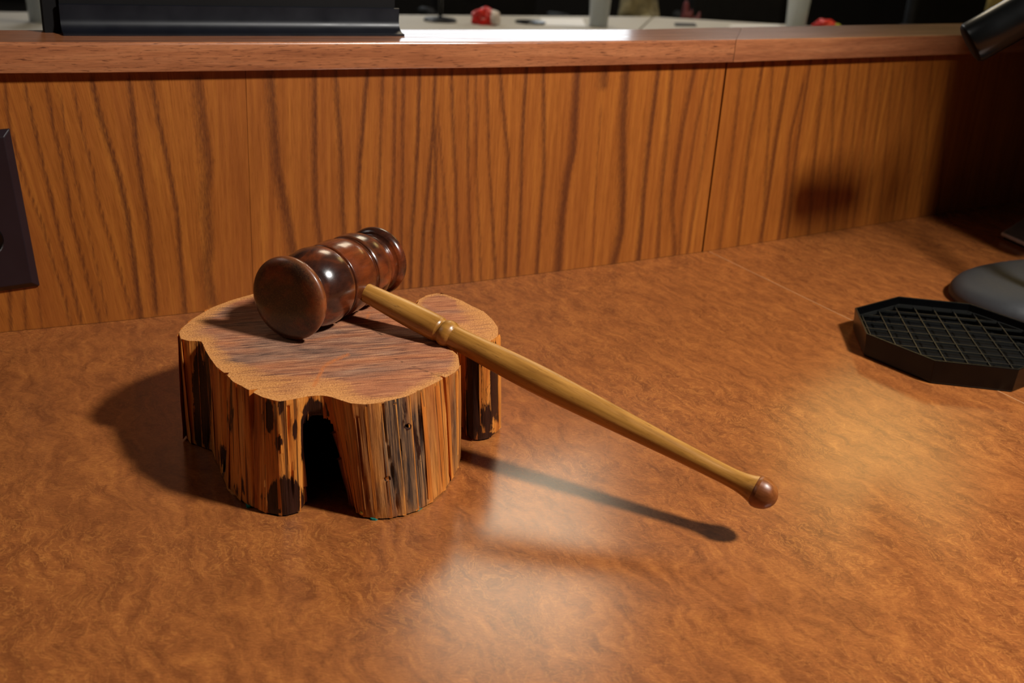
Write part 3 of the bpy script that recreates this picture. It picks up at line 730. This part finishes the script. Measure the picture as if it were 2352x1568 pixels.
M['knob'] = mat_handle('brown_turned_wood', srgb(104, 56, 26), srgb(132, 74, 34), srgb(156, 94, 44), hd)
LT = 34.6
hp = [(2.0, .70), (2.9, .72), (4.5, .80), (6.5, .91), (8.2, .95), (9.0, .95), (9.35, .92, 1), (9.5, .83), (9.62, .83, 1), (9.75, .94), (10.05, 1.02), (10.35, .98), (10.55, .87, 1), (10.72, .83), (12, .85), (14, .93), (16, .99), (17.5, 1.01), (19, .995), (22, .90), (25, .785), (28, .68), (30, .64), (31.2, .63), (32.0, .67), (32.6, .78), (33.05, .93)]
hp = [((q[0] if q[0] < 20 else 20 + (q[0] - 20) * 1.075),) + tuple(q[1:]) for q in hp]; KD = (33.05 - 20) * .075
P = smooth_prof(hp, 5)
v, f = lathe(GC, hd, P, 72); mesh_obj('handle', v, f, M['handle'], gavel, smooth=True, auto=50)
P = smooth_prof([(33.02, .91), (33.15, 1.0), (33.3, 1.055, 1), (33.34, 1.06), (33.7, 1.02), (34.1, .86), (34.4, .58), (34.56, .28), (LT, .01)], 5); P = [(a_ + KD, b_) for a_, b_ in P]
v, f = lathe(GC, hd, P, 72); o = mesh_obj('end_knob', v, f, M['knob'], gavel, smooth=True, auto=50)
o['label'] = 'browner rounded end of the handle'

# ------------------------------------------------------------------ octagonal drip tray
OX, OY, OS, OROT, OCC, OZ = 42.1344, 96.2534, 8.7292, -0.12401, .4113, 2.3
co, so = math.cos(OROT), math.sin(OROT)
def octo(s, c=OCC):
    W = [(-1, -c), (-c, -1), (c, -1), (1, -c), (1, c), (c, 1), (-c, 1), (-1, c)]
    return np.array([(OX + s * (x * co - y * so), OY + s * (x * so + y * co)) for x, y in W])
tray = thing('drip_tray', 'shallow black octagonal tray with a mesh grid insert', 'tray', (OX, OY, 0))
rg = [np.c_[octo(OS - .30), np.full(8, 0.)], np.c_[octo(OS - .18), np.full(8, .12)], np.c_[octo(OS), np.full(8, OZ)], np.c_[octo(OS - .22), np.full(8, OZ)], np.c_[octo(OS - .32), np.full(8, .25)]]
v, f = loft(rg, True, True, True); o = mesh_obj('tray_body', v, f, M['tray'], tray); bevel(o, .05, 2)
v, f = prism([tuple(q) for q in octo(OS - .34)], .25, .3); mesh_obj('tray_floor', v, f, M['cap'], tray)
# grid insert: bars in two directions, clipped to the octagon
GZ = OZ - .72; s_in = OS - .36; op = octo(s_in); bars = []
M['grid'] = plain('dark_grid_plastic', srgb(30, 30, 28), .35, .1, 30, spec=.5)
def clip_line(o_, d_):
    t0, t1 = -1e9, 1e9
    for i in range(8):
        a, b = op[i], op[(i + 1) % 8]; n = np.array([-(b - a)[1], (b - a)[0]])
        dn = d_ @ n; k = (a - o_) @ n
        if abs(dn) < 1e-9:
            if k > 0: return None
        elif dn > 0: t0 = max(t0, k / dn)
        else: t1 = min(t1, k / dn)
    return (t0, t1) if t1 > t0 + .2 else None
for ang in (OROT + math.radians(0), OROT + math.radians(90)):
    d = np.array([math.cos(ang), math.sin(ang)]); n = np.array([-d[1], d[0]]); pitch = 1.95
    for k in range(-6, 7):
        o_ = np.array([OX, OY]) + n * (k * pitch + .1); c = clip_line(o_, d)
        if c is None: continue
        a, b = o_ + d * c[0], o_ + d * c[1]; w = n * .042
        q = np.array([(*(a + w), GZ - .22), (*(b + w), GZ - .22), (*(b - w), GZ - .22), (*(a - w), GZ - .22), (*(a + w), GZ), (*(b + w), GZ), (*(b - w), GZ), (*(a - w), GZ)])
        bars.append((q, [(0, 1, 2, 3), (7, 6, 5, 4), (0, 4, 5, 1), (1, 5, 6, 2), (2, 6, 7, 3), (3, 7, 4, 0)]))
rim = loft([np.c_[octo(s_in + .03), np.full(8, GZ)], np.c_[octo(s_in - .12), np.full(8, GZ)], np.c_[octo(s_in - .12), np.full(8, GZ - .35)], np.c_[octo(s_in + .03), np.full(8, GZ - .35)], np.c_[octo(s_in + .03), np.full(8, GZ)]], True)
bars.append(rim)
v, f = join(*bars); o = mesh_obj('grid_insert', v, f, M['grid'], tray); o['label'] = 'diamond mesh grid inside the tray'

# ------------------------------------------------------------------ desk microphone: rounded base, gooseneck, thick tube head
mic = thing('desk_microphone', 'desk microphone on a charcoal rounded base, its black tube reaching over the tray', 'microphone', (58, 112, 0))
MB = np.array([59.6, 113.9]); mrot = math.radians(31)
def sup(a, b, n=64, e=2.5):
    t = np.linspace(0, 2 * math.pi, n, endpoint=False); c, s = np.cos(t), np.sin(t)
    x = a * np.sign(c) * np.abs(c) ** (2 / e); y = b * np.sign(s) * np.abs(s) ** (2 / e)
    return np.stack([MB[0] + x * math.cos(mrot) - y * math.sin(mrot), MB[1] + x * math.sin(mrot) + y * math.cos(mrot)], 1)
BA, BBm, BH = 12.0, 8.4, 2.7
rg = []
for s_, z in [(.955, 0), (.985, .25), (1.0, .8), (.995, 1.3), (.97, 1.9), (.925, 2.45), (.86, 2.9), (.76, 3.25), (.62, 3.47), (.4, 3.57), (.15, 3.6)]: rg.append(np.c_[sup(BA - (1 - s_) * 9, BBm - (1 - s_) * 7.4), np.full(64, z * .76)])
v, f = loft(rg, True, True, True); mesh_obj('base', v, f, M['rubber'], mic, smooth=True, auto=60)
TUBE0 = np.array([47.5, 120.3, 26.0])          # free end of the tube
def along(uv, dist): d = ray(np.array(uv, float)); d /= np.linalg.norm(d); return OC + d * dist
E0 = along((2224., 103.), 124.2); E1 = along((2352., 31.), 125.0)
td = (E1 - E0) / np.linalg.norm(E1 - E0); TR = 2.2
v, f = lathe(E0, td, [(-.02, .02), (0, .8), (.03, TR - .5), (.12, TR - .24), (.3, TR - .1), (.5, TR - .3)], 64); mesh_obj('end_cap', v, f, M['cap'], mic, smooth=True, auto=50)
P = [(.3, TR - .1), (.55, TR)] + [(x, TR) for x in (3, 6, 9, 11., 12.4)] + [(12.8, TR - .2), (13, TR - .7), (14.2, .7)]
v, f = lathe(E0, td, P, 64); o = mesh_obj('tube_head', v, f, M['mic_gloss'], mic, smooth=True, auto=40)
e2 = E0 + td * 13.8; foot = np.array([56.4, 106.9, 2.2])
ctrl = [foot, np.array([57.2, 106.6, 14.]), np.array([60.5, 106.4, 25.]), e2 + td * 9 + np.array([0, 0, 1.5]), e2 + td * 3, e2]
cs = arclen(np.array(ctrl)); ctrl = np.array(ctrl); path = []
E_ = np.concatenate([[2 * ctrl[0] - ctrl[1]], ctrl, [2 * ctrl[-1] - ctrl[-2]]])
for k in range(1, len(E_) - 2):
    for t in np.linspace(0, 1, 8, endpoint=False):
        p0, p1, p2, p3 = E_[k - 1:k + 3]
        path.append(.5 * (2 * p1 + (p2 - p0) * t + (2 * p0 - 5 * p1 + 4 * p2 - p3) * t * t + (3 * p1 - p0 - 3 * p2 + p3) * t ** 3))
path.append(ctrl[-1])
v, f = tube(path, .8, 16); mesh_obj('gooseneck', v, f, M['mic_gloss'], mic, smooth=True, auto=50)

# ------------------------------------------------------------------ computer monitor on a silver stand, mostly beyond the right edge of the frame
mon = thing('computer_monitor', 'computer monitor on a flat silver stand, only the stand corner showing beyond the tray', 'monitor', (78, 142, 0))
c0 = back(np.array([2300., 533.]), .9)[:2]; c1 = back(np.array([2352., 556.]), .9)[:2]; c2 = back(np.array([2352., 500.]), .9)[:2]
ux = (c1 - c0) / np.linalg.norm(c1 - c0); uy = (c2 - c0) / np.linalg.norm(c2 - c0)
def quad(a0, a1, b0, b1): return [tuple(c0 + ux * a + uy * b) for a, b in ((a0, b0), (a1, b0), (a1, b1), (a0, b1))]
v, f = prism(quad(.0, 12, .0, 20), .42, .9); o = mesh_obj('stand_plate', v, f, M['silver'], mon); bevel(o, .12, 3)
v, f = prism(quad(.25, 11.75, .25, 19.75), .9, .94); mesh_obj('plate_cover', v, f, M['dark_glass'], mon)
v, f = prism(quad(.5, 11.5, .5, 19.5), 0, .42); mesh_obj('rubber_foot', v, f, M['black_plastic'], mon)
sc = np.array([64.6, 137.5]); LX = np.array([87., 41.])
# screen, unseen and added to cast the right panel shadow: near edge on its line
se = np.array([64.2, 124.6]); sdv = np.array([.86, .51]); nv = np.array([sdv[1], -sdv[0]])
def sq(a0, a1, b0, b1): return [tuple(se + sdv * a + nv * b) for a, b in ((a0, b0), (a1, b0), (a1, b1), (a0, b1))]
v, f = prism(sq(0, 58, -1.2, 1.2), 9, 62); o = mesh_obj('screen', v, f, M['black_plastic'], mon); bevel(o, .3, 2)
v, f = prism(sq(8, 12, -2.8, -.9), .9, 22); o = mesh_obj('neck', v, f, M['silver'], mon); bevel(o, .2, 2)

# ------------------------------------------------------------------ cover plate on the bench, left edge
pn = np.array([*nrm_at((AL[1] + AL[2]) / 2), 0.]); po = np.array([*PL[1], 0])
pu = np.array([-pn[1], pn[0], 0]); pz = np.array([0, 0, 1.])
br = plane_hit(np.array([91., 654.]), po, pn); tr_ = plane_hit(np.array([22., 294.]), po, pn)
dv = tr_ - br; dv /= np.linalg.norm(dv); du = np.cross(dv, pn); du = du if du[0] < 0 else -du
ht = np.linalg.norm(tr_ - br); wdt = ht * .72
def qd(i, k): return np.array([br + du * i + dv * i + pn * k, br + du * (wdt - i) + dv * i + pn * k, br + du * (wdt - i) + dv * (ht - i) + pn * k, br + du * i + dv * (ht - i) + pn * k])
v, f = loft([qd(0, .03), qd(0, .25), qd(.55, .75)], True, True, True); cvp = mesh_obj('cover_plate', v, f, M['cover'], bench); bevel(cvp, .07, 2); cvp['label'] = 'dark brown cover plate with a round hole'
gc = plane_hit(np.array([-36., 553.]), po + pn * .75, pn)
v, f = lathe(gc - pn * .02, pn, [(0, 1.5), (.12, 1.5), (.16, 1.4), (.1, 1.25), (.06, .01)], 40); o = mesh_obj('round_grommet', v, f, M['black_plastic'], cvp, smooth=True, auto=40)

# ------------------------------------------------------------------ nameplate on the rail
na = back(np.array([146., 82.5]), HT); nb_ = back(np.array([929., 83.]), HT)
nu = (nb_ - na) / np.linalg.norm(nb_ - na); nn = np.array([-nu[1], nu[0], 0]); nlen = np.linalg.norm(nb_ - na)   # nn points away from the viewer
plate = thing('nameplate', 'black metal nameplate holder standing on the oak rail, seen from behind', 'nameplate', na + nu * nlen / 2)
def extr(sec, a, b):
    r0 = np.array([na + nu * a + nn * x + pz * z for x, z in sec]); r1 = np.array([na + nu * b + nn * x + pz * z for x, z in sec])
    return loft([r0, r1], True, True, True)
cove = [(1.55 - 1.45 * math.cos(t), 1.55 - 1.45 * math.sin(t) + .02) for t in np.linspace(math.pi / 2, math.pi / 2 - 1.45, 8)]
cove = [(.35 + 1.15 * math.sin(t), .22 + 1.05 * (1 - math.cos(t))) for t in np.linspace(0, math.pi / 2, 10)]
sec = [(0, 0.0), (0, .17), (.3, .2)] + cove + [(1.52, 2.4), (1.66, 2.46), (1.8, 2.4), (1.8, .5), (4.2, .5), (4.2, 2.4), (4.5, 2.4), (4.5, 0.0)]
v, f = extr(sec, 0, nlen); o = mesh_obj('holder', v, f, M['black_metal'], plate, smooth=True, auto=35)
v, f = extr([(1.82, .5), (1.82, 9.5), (4.18, 9.5), (4.18, .5)], .05, nlen - .35)
v2, f2 = extr([(2.1, 0), (2.1, 9.3), (4.15, 9.3), (4.15, 0)], -1.25, .06); v, f = join((v, f), (v2, f2)); mesh_obj('plate', v, f, M['black_core'], plate)

# ------------------------------------------------------------------ far tables beyond the bench
TZ_ = -10.0
def ft(x, y): return back(np.array([float(x), float(y)]), TZ_)[:2]
e0, e1, e2_, e3 = ft(0, 27), ft(925, 34), ft(1500, 38.5), ft(1790, 55.5)
ed = (e0 - e1) / np.linalg.norm(e0 - e1); en = np.array([.5, -.866])
e3 = e2_ + (e3 - e2_) * 1.9
def table(name, poly, label):
    t = thing(name, label, 'table', (*np.mean(poly, axis=0), FLOOR))
    v, f = prism(poly, TZ_ - 3, TZ_); o = mesh_obj('table_top', v, f, M['grey_lam'], t); bevel(o, .3, 2)
    c = np.mean(poly, axis=0); q = [tuple(np.array(p) + (c - np.array(p)) * .12) for p in poly]
    v, f = prism(q, FLOOR, TZ_ - 3); mesh_obj('table_base', v, f, M['grey_skirt'], t); return t
mid_f = e2_ + np.array([-18., -95.])
table('conference_table', [tuple(e0 + ed * 160), tuple(e2_ - (e2_ - mid_f) * 0 + np.array([-.4, 0])), tuple(mid_f + np.array([-.4, 0])), tuple(mid_f + ed * 420 + np.array([0, -5]))], 'grey laminate table beyond the rail, with the red and white wrapper on it')
table('conference_table', [tuple(e2_ + np.array([.4, 0])), tuple(e3), tuple(e3 + np.array([0, -95.])), tuple(mid_f + np.array([.4, 0]))], 'grey laminate table angled away at right beyond the rail')
# microphone stand on the far table
c = np.array([*ft(1011, 49), TZ_]); st_ = thing('table_microphone', 'thin black microphone on a round base on the far grey table', 'microphone', c)
v, f = lathe(c, (0, 0, 1), [(0, 7.0), (.8, 7.0), (1.3, 6.4), (1.7, 3), (2.0, 1.0)], 40); mesh_obj('base', v, f, M['black_metal'], st_, smooth=True, auto=35)
v, f = tube([c + (0, 0, 1.8), c + (0, 0, 20), c + (.4, -2, 40), c + (.8, -6, 52)], .75, 12); mesh_obj('gooseneck', v, f, M['black_plastic'], st_, smooth=True)
v, f = lathe(c + np.array([.8, -6, 52]), (.1, -.6, .8), [(0, .7), (.5, 1.3), (6, 1.5), (7, .9), (7.2, .1)], 20); mesh_obj('microphone_head', v, f, M['black_plastic'], st_, smooth=True, auto=40)

def crumple(c, rx, ry, rz, seed, cut=None):
    import bmesh
    bm = bmesh.new(); bmesh.ops.create_icosphere(bm, subdivisions=4, radius=1)
    V = []
    for q in bm.verts:
        p = q.co.copy(); k = 1 + .28 * mnoise.noise(p * 1.6 + Vector((seed, 0, 0))) + .16 * mnoise.noise(p * 4.2 + Vector((0, seed, 0))); p *= k
        V.append((p.x * rx, p.y * ry, p.z * rz))
    Fq = [tuple(x.index for x in q.verts) for q in bm.faces]; bm.free()
    V = np.array(V); V[:, 2] = np.maximum(V[:, 2], -rz * .55); V[:, 2] += rz * .55
    return V + np.asarray(c), Fq
c = np.array([*ft(1110, 56), TZ_]); s1_ = thing('candy_wrapper', 'crumpled red and white snack wrapper on the far grey table', 'wrapper', c)
v, f = crumple(c, 5.6, 4.0, 4.4, 3.); mesh_obj('red_foil', v, f, M['red'], s1_, smooth=True, auto=30)
v, f = crumple(c + np.array([4.6, -1.2, .6]), 2.6, 2.6, 3.6, 9.); mesh_obj('white_end', v, f, M['white_foil'], s1_, smooth=True, auto=30)
c = np.array([*ft(1893, 67), TZ_]); s2_ = thing('candy_wrapper', 'small red wrapper with a yellow tip just above the rail', 'wrapper', c)
v, f = crumple(c, 5.4, 3.6, 3.0, 5.); mesh_obj('red_foil', v, f, M['red'], s2_, smooth=True, auto=30)
v, f = crumple(c + np.array([6.0, -.6, .5]), 1.7, 1.6, 1.7, 2.); mesh_obj('yellow_end', v, f, M['yellow'], s2_, smooth=True, auto=30)
c = np.array([*ft(1218, 53.5), TZ_])
v, f = lathe(c, (0, 0, 1), [(0, 6.6), (.5, 6.8), (.9, 6.5), (.95, .1)], 40); tag(mesh_obj('coaster', v, f, M['black_plastic'], loc=c, smooth=True, auto=35), 'flat round black disc on the far grey table beside the white paper', 'coaster')
q = [tuple(ft(*p)) for p in ((1250, 58), (1345, 60.5), (1338, 43), (1240, 42))]
v, f = prism(q, TZ_, TZ_ + .12); tag(mesh_obj('paper_sheet', v, f, M['paper'], loc=(*q[0], TZ_)), 'white paper on the far grey table beside the round black disc', 'paper')
q = [tuple(ft(*p)) for p in ((1672, 62), (1792, 60.5), (1788, 57.5), (1680, 58.5))]
v, f = prism(q, TZ_, TZ_ + .12); tag(mesh_obj('paper_sheet', v, f, M['paper'], loc=(*q[0], TZ_)), 'thin white paper at the far table end beside the right tumbler', 'paper')
q = [tuple(ft(*p)) for p in ((1550, 60), (1600, 61), (1596, 55.5), (1549, 54.5))]
v, f = prism(q, TZ_, TZ_ + .5); tag(mesh_obj('cable_box', v, f, M['rubber'], loc=(*q[0], TZ_)), 'flat grey rectangular box set in the angled far table', 'cable box')
for (x, y, label) in ((92, 51, 'clear tumbler on the far table behind the left end of the nameplate'), (1374, 62, 'clear tumbler on the far table beside the white paper'), (1826, 67, 'clear tumbler on the far table beside the small red wrapper')):
    c = np.array([*ft(x, y), TZ_]); k = np.linalg.norm(c - OC) / F; r0 = 20 * k
    v, f = lathe(c, (0, 0, 1), [(0, r0 * .95), (.3, r0), (8, r0 * 1.1), (20, r0 * 1.28), (20, r0 * 1.2), (8, r0 * 1.0), (1.4, r0 * .9), (1.3, .01)], 40)
    o = mesh_obj('drinking_glass', v, f, M['acrylic'], loc=c, smooth=True, auto=40); tag(o, label, 'glass')

# chairs behind the far tables (dark)
def chair(x, y, rot, label, mat):
    t = thing('office_chair', label, 'chair', (x, y, FLOOR), 'chairs behind the far tables')
    R_ = np.array([[math.cos(rot), -math.sin(rot), 0], [math.sin(rot), math.cos(rot), 0], [0, 0, 1]])
    def put(nm, vf, m, bv=0, **k):
        v, f = vf; o = mesh_obj(nm, v @ R_.T + np.array([x, y, FLOOR]), f, m, t, **k)
        if bv: bevel(o, bv, 4)
        return o
    put('seat', box(-30, 30, -30, 28, 52, 62), mat, 4)
    put('backrest', box(-29, 29, 24, 34, 66, 138), mat, 4.5)
    for sx in (-1, 1): put('armrest', tube([(sx * 31, 20, 56), (sx * 35, 18, 78), (sx * 35, -14, 80), (sx * 33, -18, 76)], 2.4, 12), M['chair_frame'], smooth=True)
    put('column', lathe((0, 0, 8), (0, 0, 1), [(0, 5), (20, 5), (20.5, 3), (44, 3)], 20), M['chair_frame'], smooth=True, auto=40)
    for i in range(5):
        a = i * 2 * math.pi / 5 + .3; put('leg', tube([(4 * math.cos(a), 4 * math.sin(a), 12), (32 * math.cos(a), 32 * math.sin(a), 7), (34 * math.cos(a), 34 * math.sin(a), 3.2)], 2.6, 10), M['chair_frame'], smooth=True)
    return t
ch = [(-150, 490, 'black office chair behind the left tumbler'), (-20, 580, 'black office chair behind the round black disc on the far table'), (118, 640, 'black office chair behind the angled far table'),
      (258, 655, 'black office chair right of the small red wrapper, far back')]
for x, y, lab in ch: chair(x, y, math.radians(rng.uniform(-8, 8)) + .35 * (x < 0), lab, M['chair'])
# clothes and bags glimpsed on and behind the chairs
def bag(name, c, rx, ry, rz, seed, mat, label, cat):
    v, f = crumple(c, rx, ry, rz, seed); tag(mesh_obj(name, v, f, mat, loc=c, smooth=True), label, cat)
bag('khaki_bag', np.array([58., 600, TZ_ - 85]), 18, 9, 62, 4., M['beige'], 'mottled khaki bag standing behind the tumbler beside the white paper', 'bag')
bag('maroon_bag', np.array([82., 585, FLOOR]), 9, 8, 56, 6., M['maroon'], 'dark maroon bag behind the far end of the angled table', 'bag')
bag('olive_bag', np.array([252., 610, FLOOR]), 11, 9, 68, 8., M['olive'], 'olive bag on the floor beyond the rail at the far right', 'bag')

# ------------------------------------------------------------------ room
X0, X1, Y0, Y1, CE = -620., 620., -420., 1250., 232.
def slab(name, b, mat): v, f = box(*b); return struct(mesh_obj(name, v, f, mat))
slab('floor', (X0, X1, Y0, Y1, FLOOR - 6, FLOOR), M['floor'])
slab('ceiling', (X0, X1, Y0, Y1, CE, CE + 6), M['ceil'])
slab('wall_left', (X0 - 6, X0, Y0, Y1, FLOOR, CE), M['wall']); slab('wall_right', (X1, X1 + 6, Y0, Y1, FLOOR, CE), M['wall'])
slab('wall_front', (X0, X1, Y0 - 6, Y0, FLOOR, CE), M['wall']); slab('wall_back', (X0, X1, Y1, Y1 + 6, FLOOR, CE), M['wall'])
for nm, b in (('baseboard_back', (X0, X1, Y1 - 4, Y1 - .1, FLOOR, 60)), ('baseboard_left', (X0 + .1, X0 + 4, Y0, Y1 - 4, FLOOR, 60)), ('baseboard_right', (X1 - 4, X1 - .1, Y0, Y1 - 4, FLOOR, 60))): slab(nm, b, M['wain'])
# bright window in the back wall, above what the frame shows
gl = NT('bright_daylit_pane'); gl.out((.8, .85, .9, 1), .2, emis=(.86, .94, 1, 1), estr=3.6)
v, f = box(-330, 110, Y1 - 3, Y1 - .5, 108, 190); struct(mesh_obj('window_1', v, f, gl.m))
wf = NT('window_frame_paint').out(srgb(60, 52, 44), .5)
fr = [box(-338, 118, Y1 - 5, Y1 - .2, 100, 108), box(-338, 118, Y1 - 5, Y1 - .2, 190, 198), box(-338, -330, Y1 - 5, Y1 - .2, 108, 190), box(110, 118, Y1 - 5, Y1 - .2, 108, 190)]
v, f = join(*fr); struct(mesh_obj('trim_1', v, f, wf))

# ------------------------------------------------------------------ lights
def area(name, loc, sx, sy, power, col, target=None):
    L = bpy.data.lights.new(name, 'AREA'); L.shape = 'RECTANGLE'; L.size = sx * U; L.size_y = sy * U; L.energy = power; L.color = col
    o = bpy.data.objects.new(name, L); COL.objects.link(o); o.location = tuple(np.array(loc) * U)
    if target is not None: o.rotation_euler = (Vector(target) - Vector(loc)).to_track_quat('-Z', 'Y').to_euler()
    return o
kl = bpy.data.lights.new('key_lamp', 'SPOT'); kl.energy = 72; kl.spot_size = math.radians(84); kl.spot_blend = .75; kl.color = (1, .965, .91); kl.shadow_soft_size = 8 * U
ko = bpy.data.objects.new('key_lamp', kl); COL.objects.link(ko); ko.location = (87 * U, 41 * U, 118 * U)
ko.rotation_euler = (Vector((8, 66, 0)) - Vector((87, 41, 118))).to_track_quat('-Z', 'Y').to_euler()
area('ceiling_fixture_middle', (8, 412, CE - 1), 74, 160, 17, (1, .84, .60))
area('added_fill_far', (-190, 620, CE - 1), 120, 120, 26, (1, .96, .9))  # unseen, added to brighten the far table and back wall
area('added_fill_far_right', (140, 690, CE - 1), 70, 80, 17, (1, .96, .9))  # unseen, added for the tube highlight and the far table
area('ceiling_fixture_warm', (200, 520, CE - 1), 80, 130, 9, (1, .68, .24))
area('added_fill_near', (-300, 60, CE - 1), 140, 140, 7, (1, .95, .88))  # unseen fill added from the left to lift the shaded sides

w = bpy.data.worlds.new('room_ambience'); S.world = w; w.use_nodes = True
w.node_tree.nodes['Background'].inputs[0].default_value = (.02, .018, .016, 1); w.node_tree.nodes['Background'].inputs[1].default_value = 1

# ------------------------------------------------------------------ camera
cam = bpy.data.cameras.new('camera'); co_ = bpy.data.objects.new('camera', cam); COL.objects.link(co_); S.camera = co_
cam.sensor_width = 36; cam.lens = F / 2352 * 36; cam.clip_start = .01; cam.clip_end = 60
Rm = Matrix([(MR[0][i], -MR[1][i], -MR[2][i]) for i in range(3)]).to_4x4()
co_.matrix_world = Matrix.Translation(Vector(OC * U)) @ Rm
cam.dof.use_dof = True; cam.dof.focus_distance = 76 * U; cam.dof.aperture_fstop = 13

S.view_settings.view_transform = 'Standard'; S.view_settings.look = 'None'; S.view_settings.exposure = -0.03; S.view_settings.gamma = 1.0
S.view_settings.use_curve_mapping = False
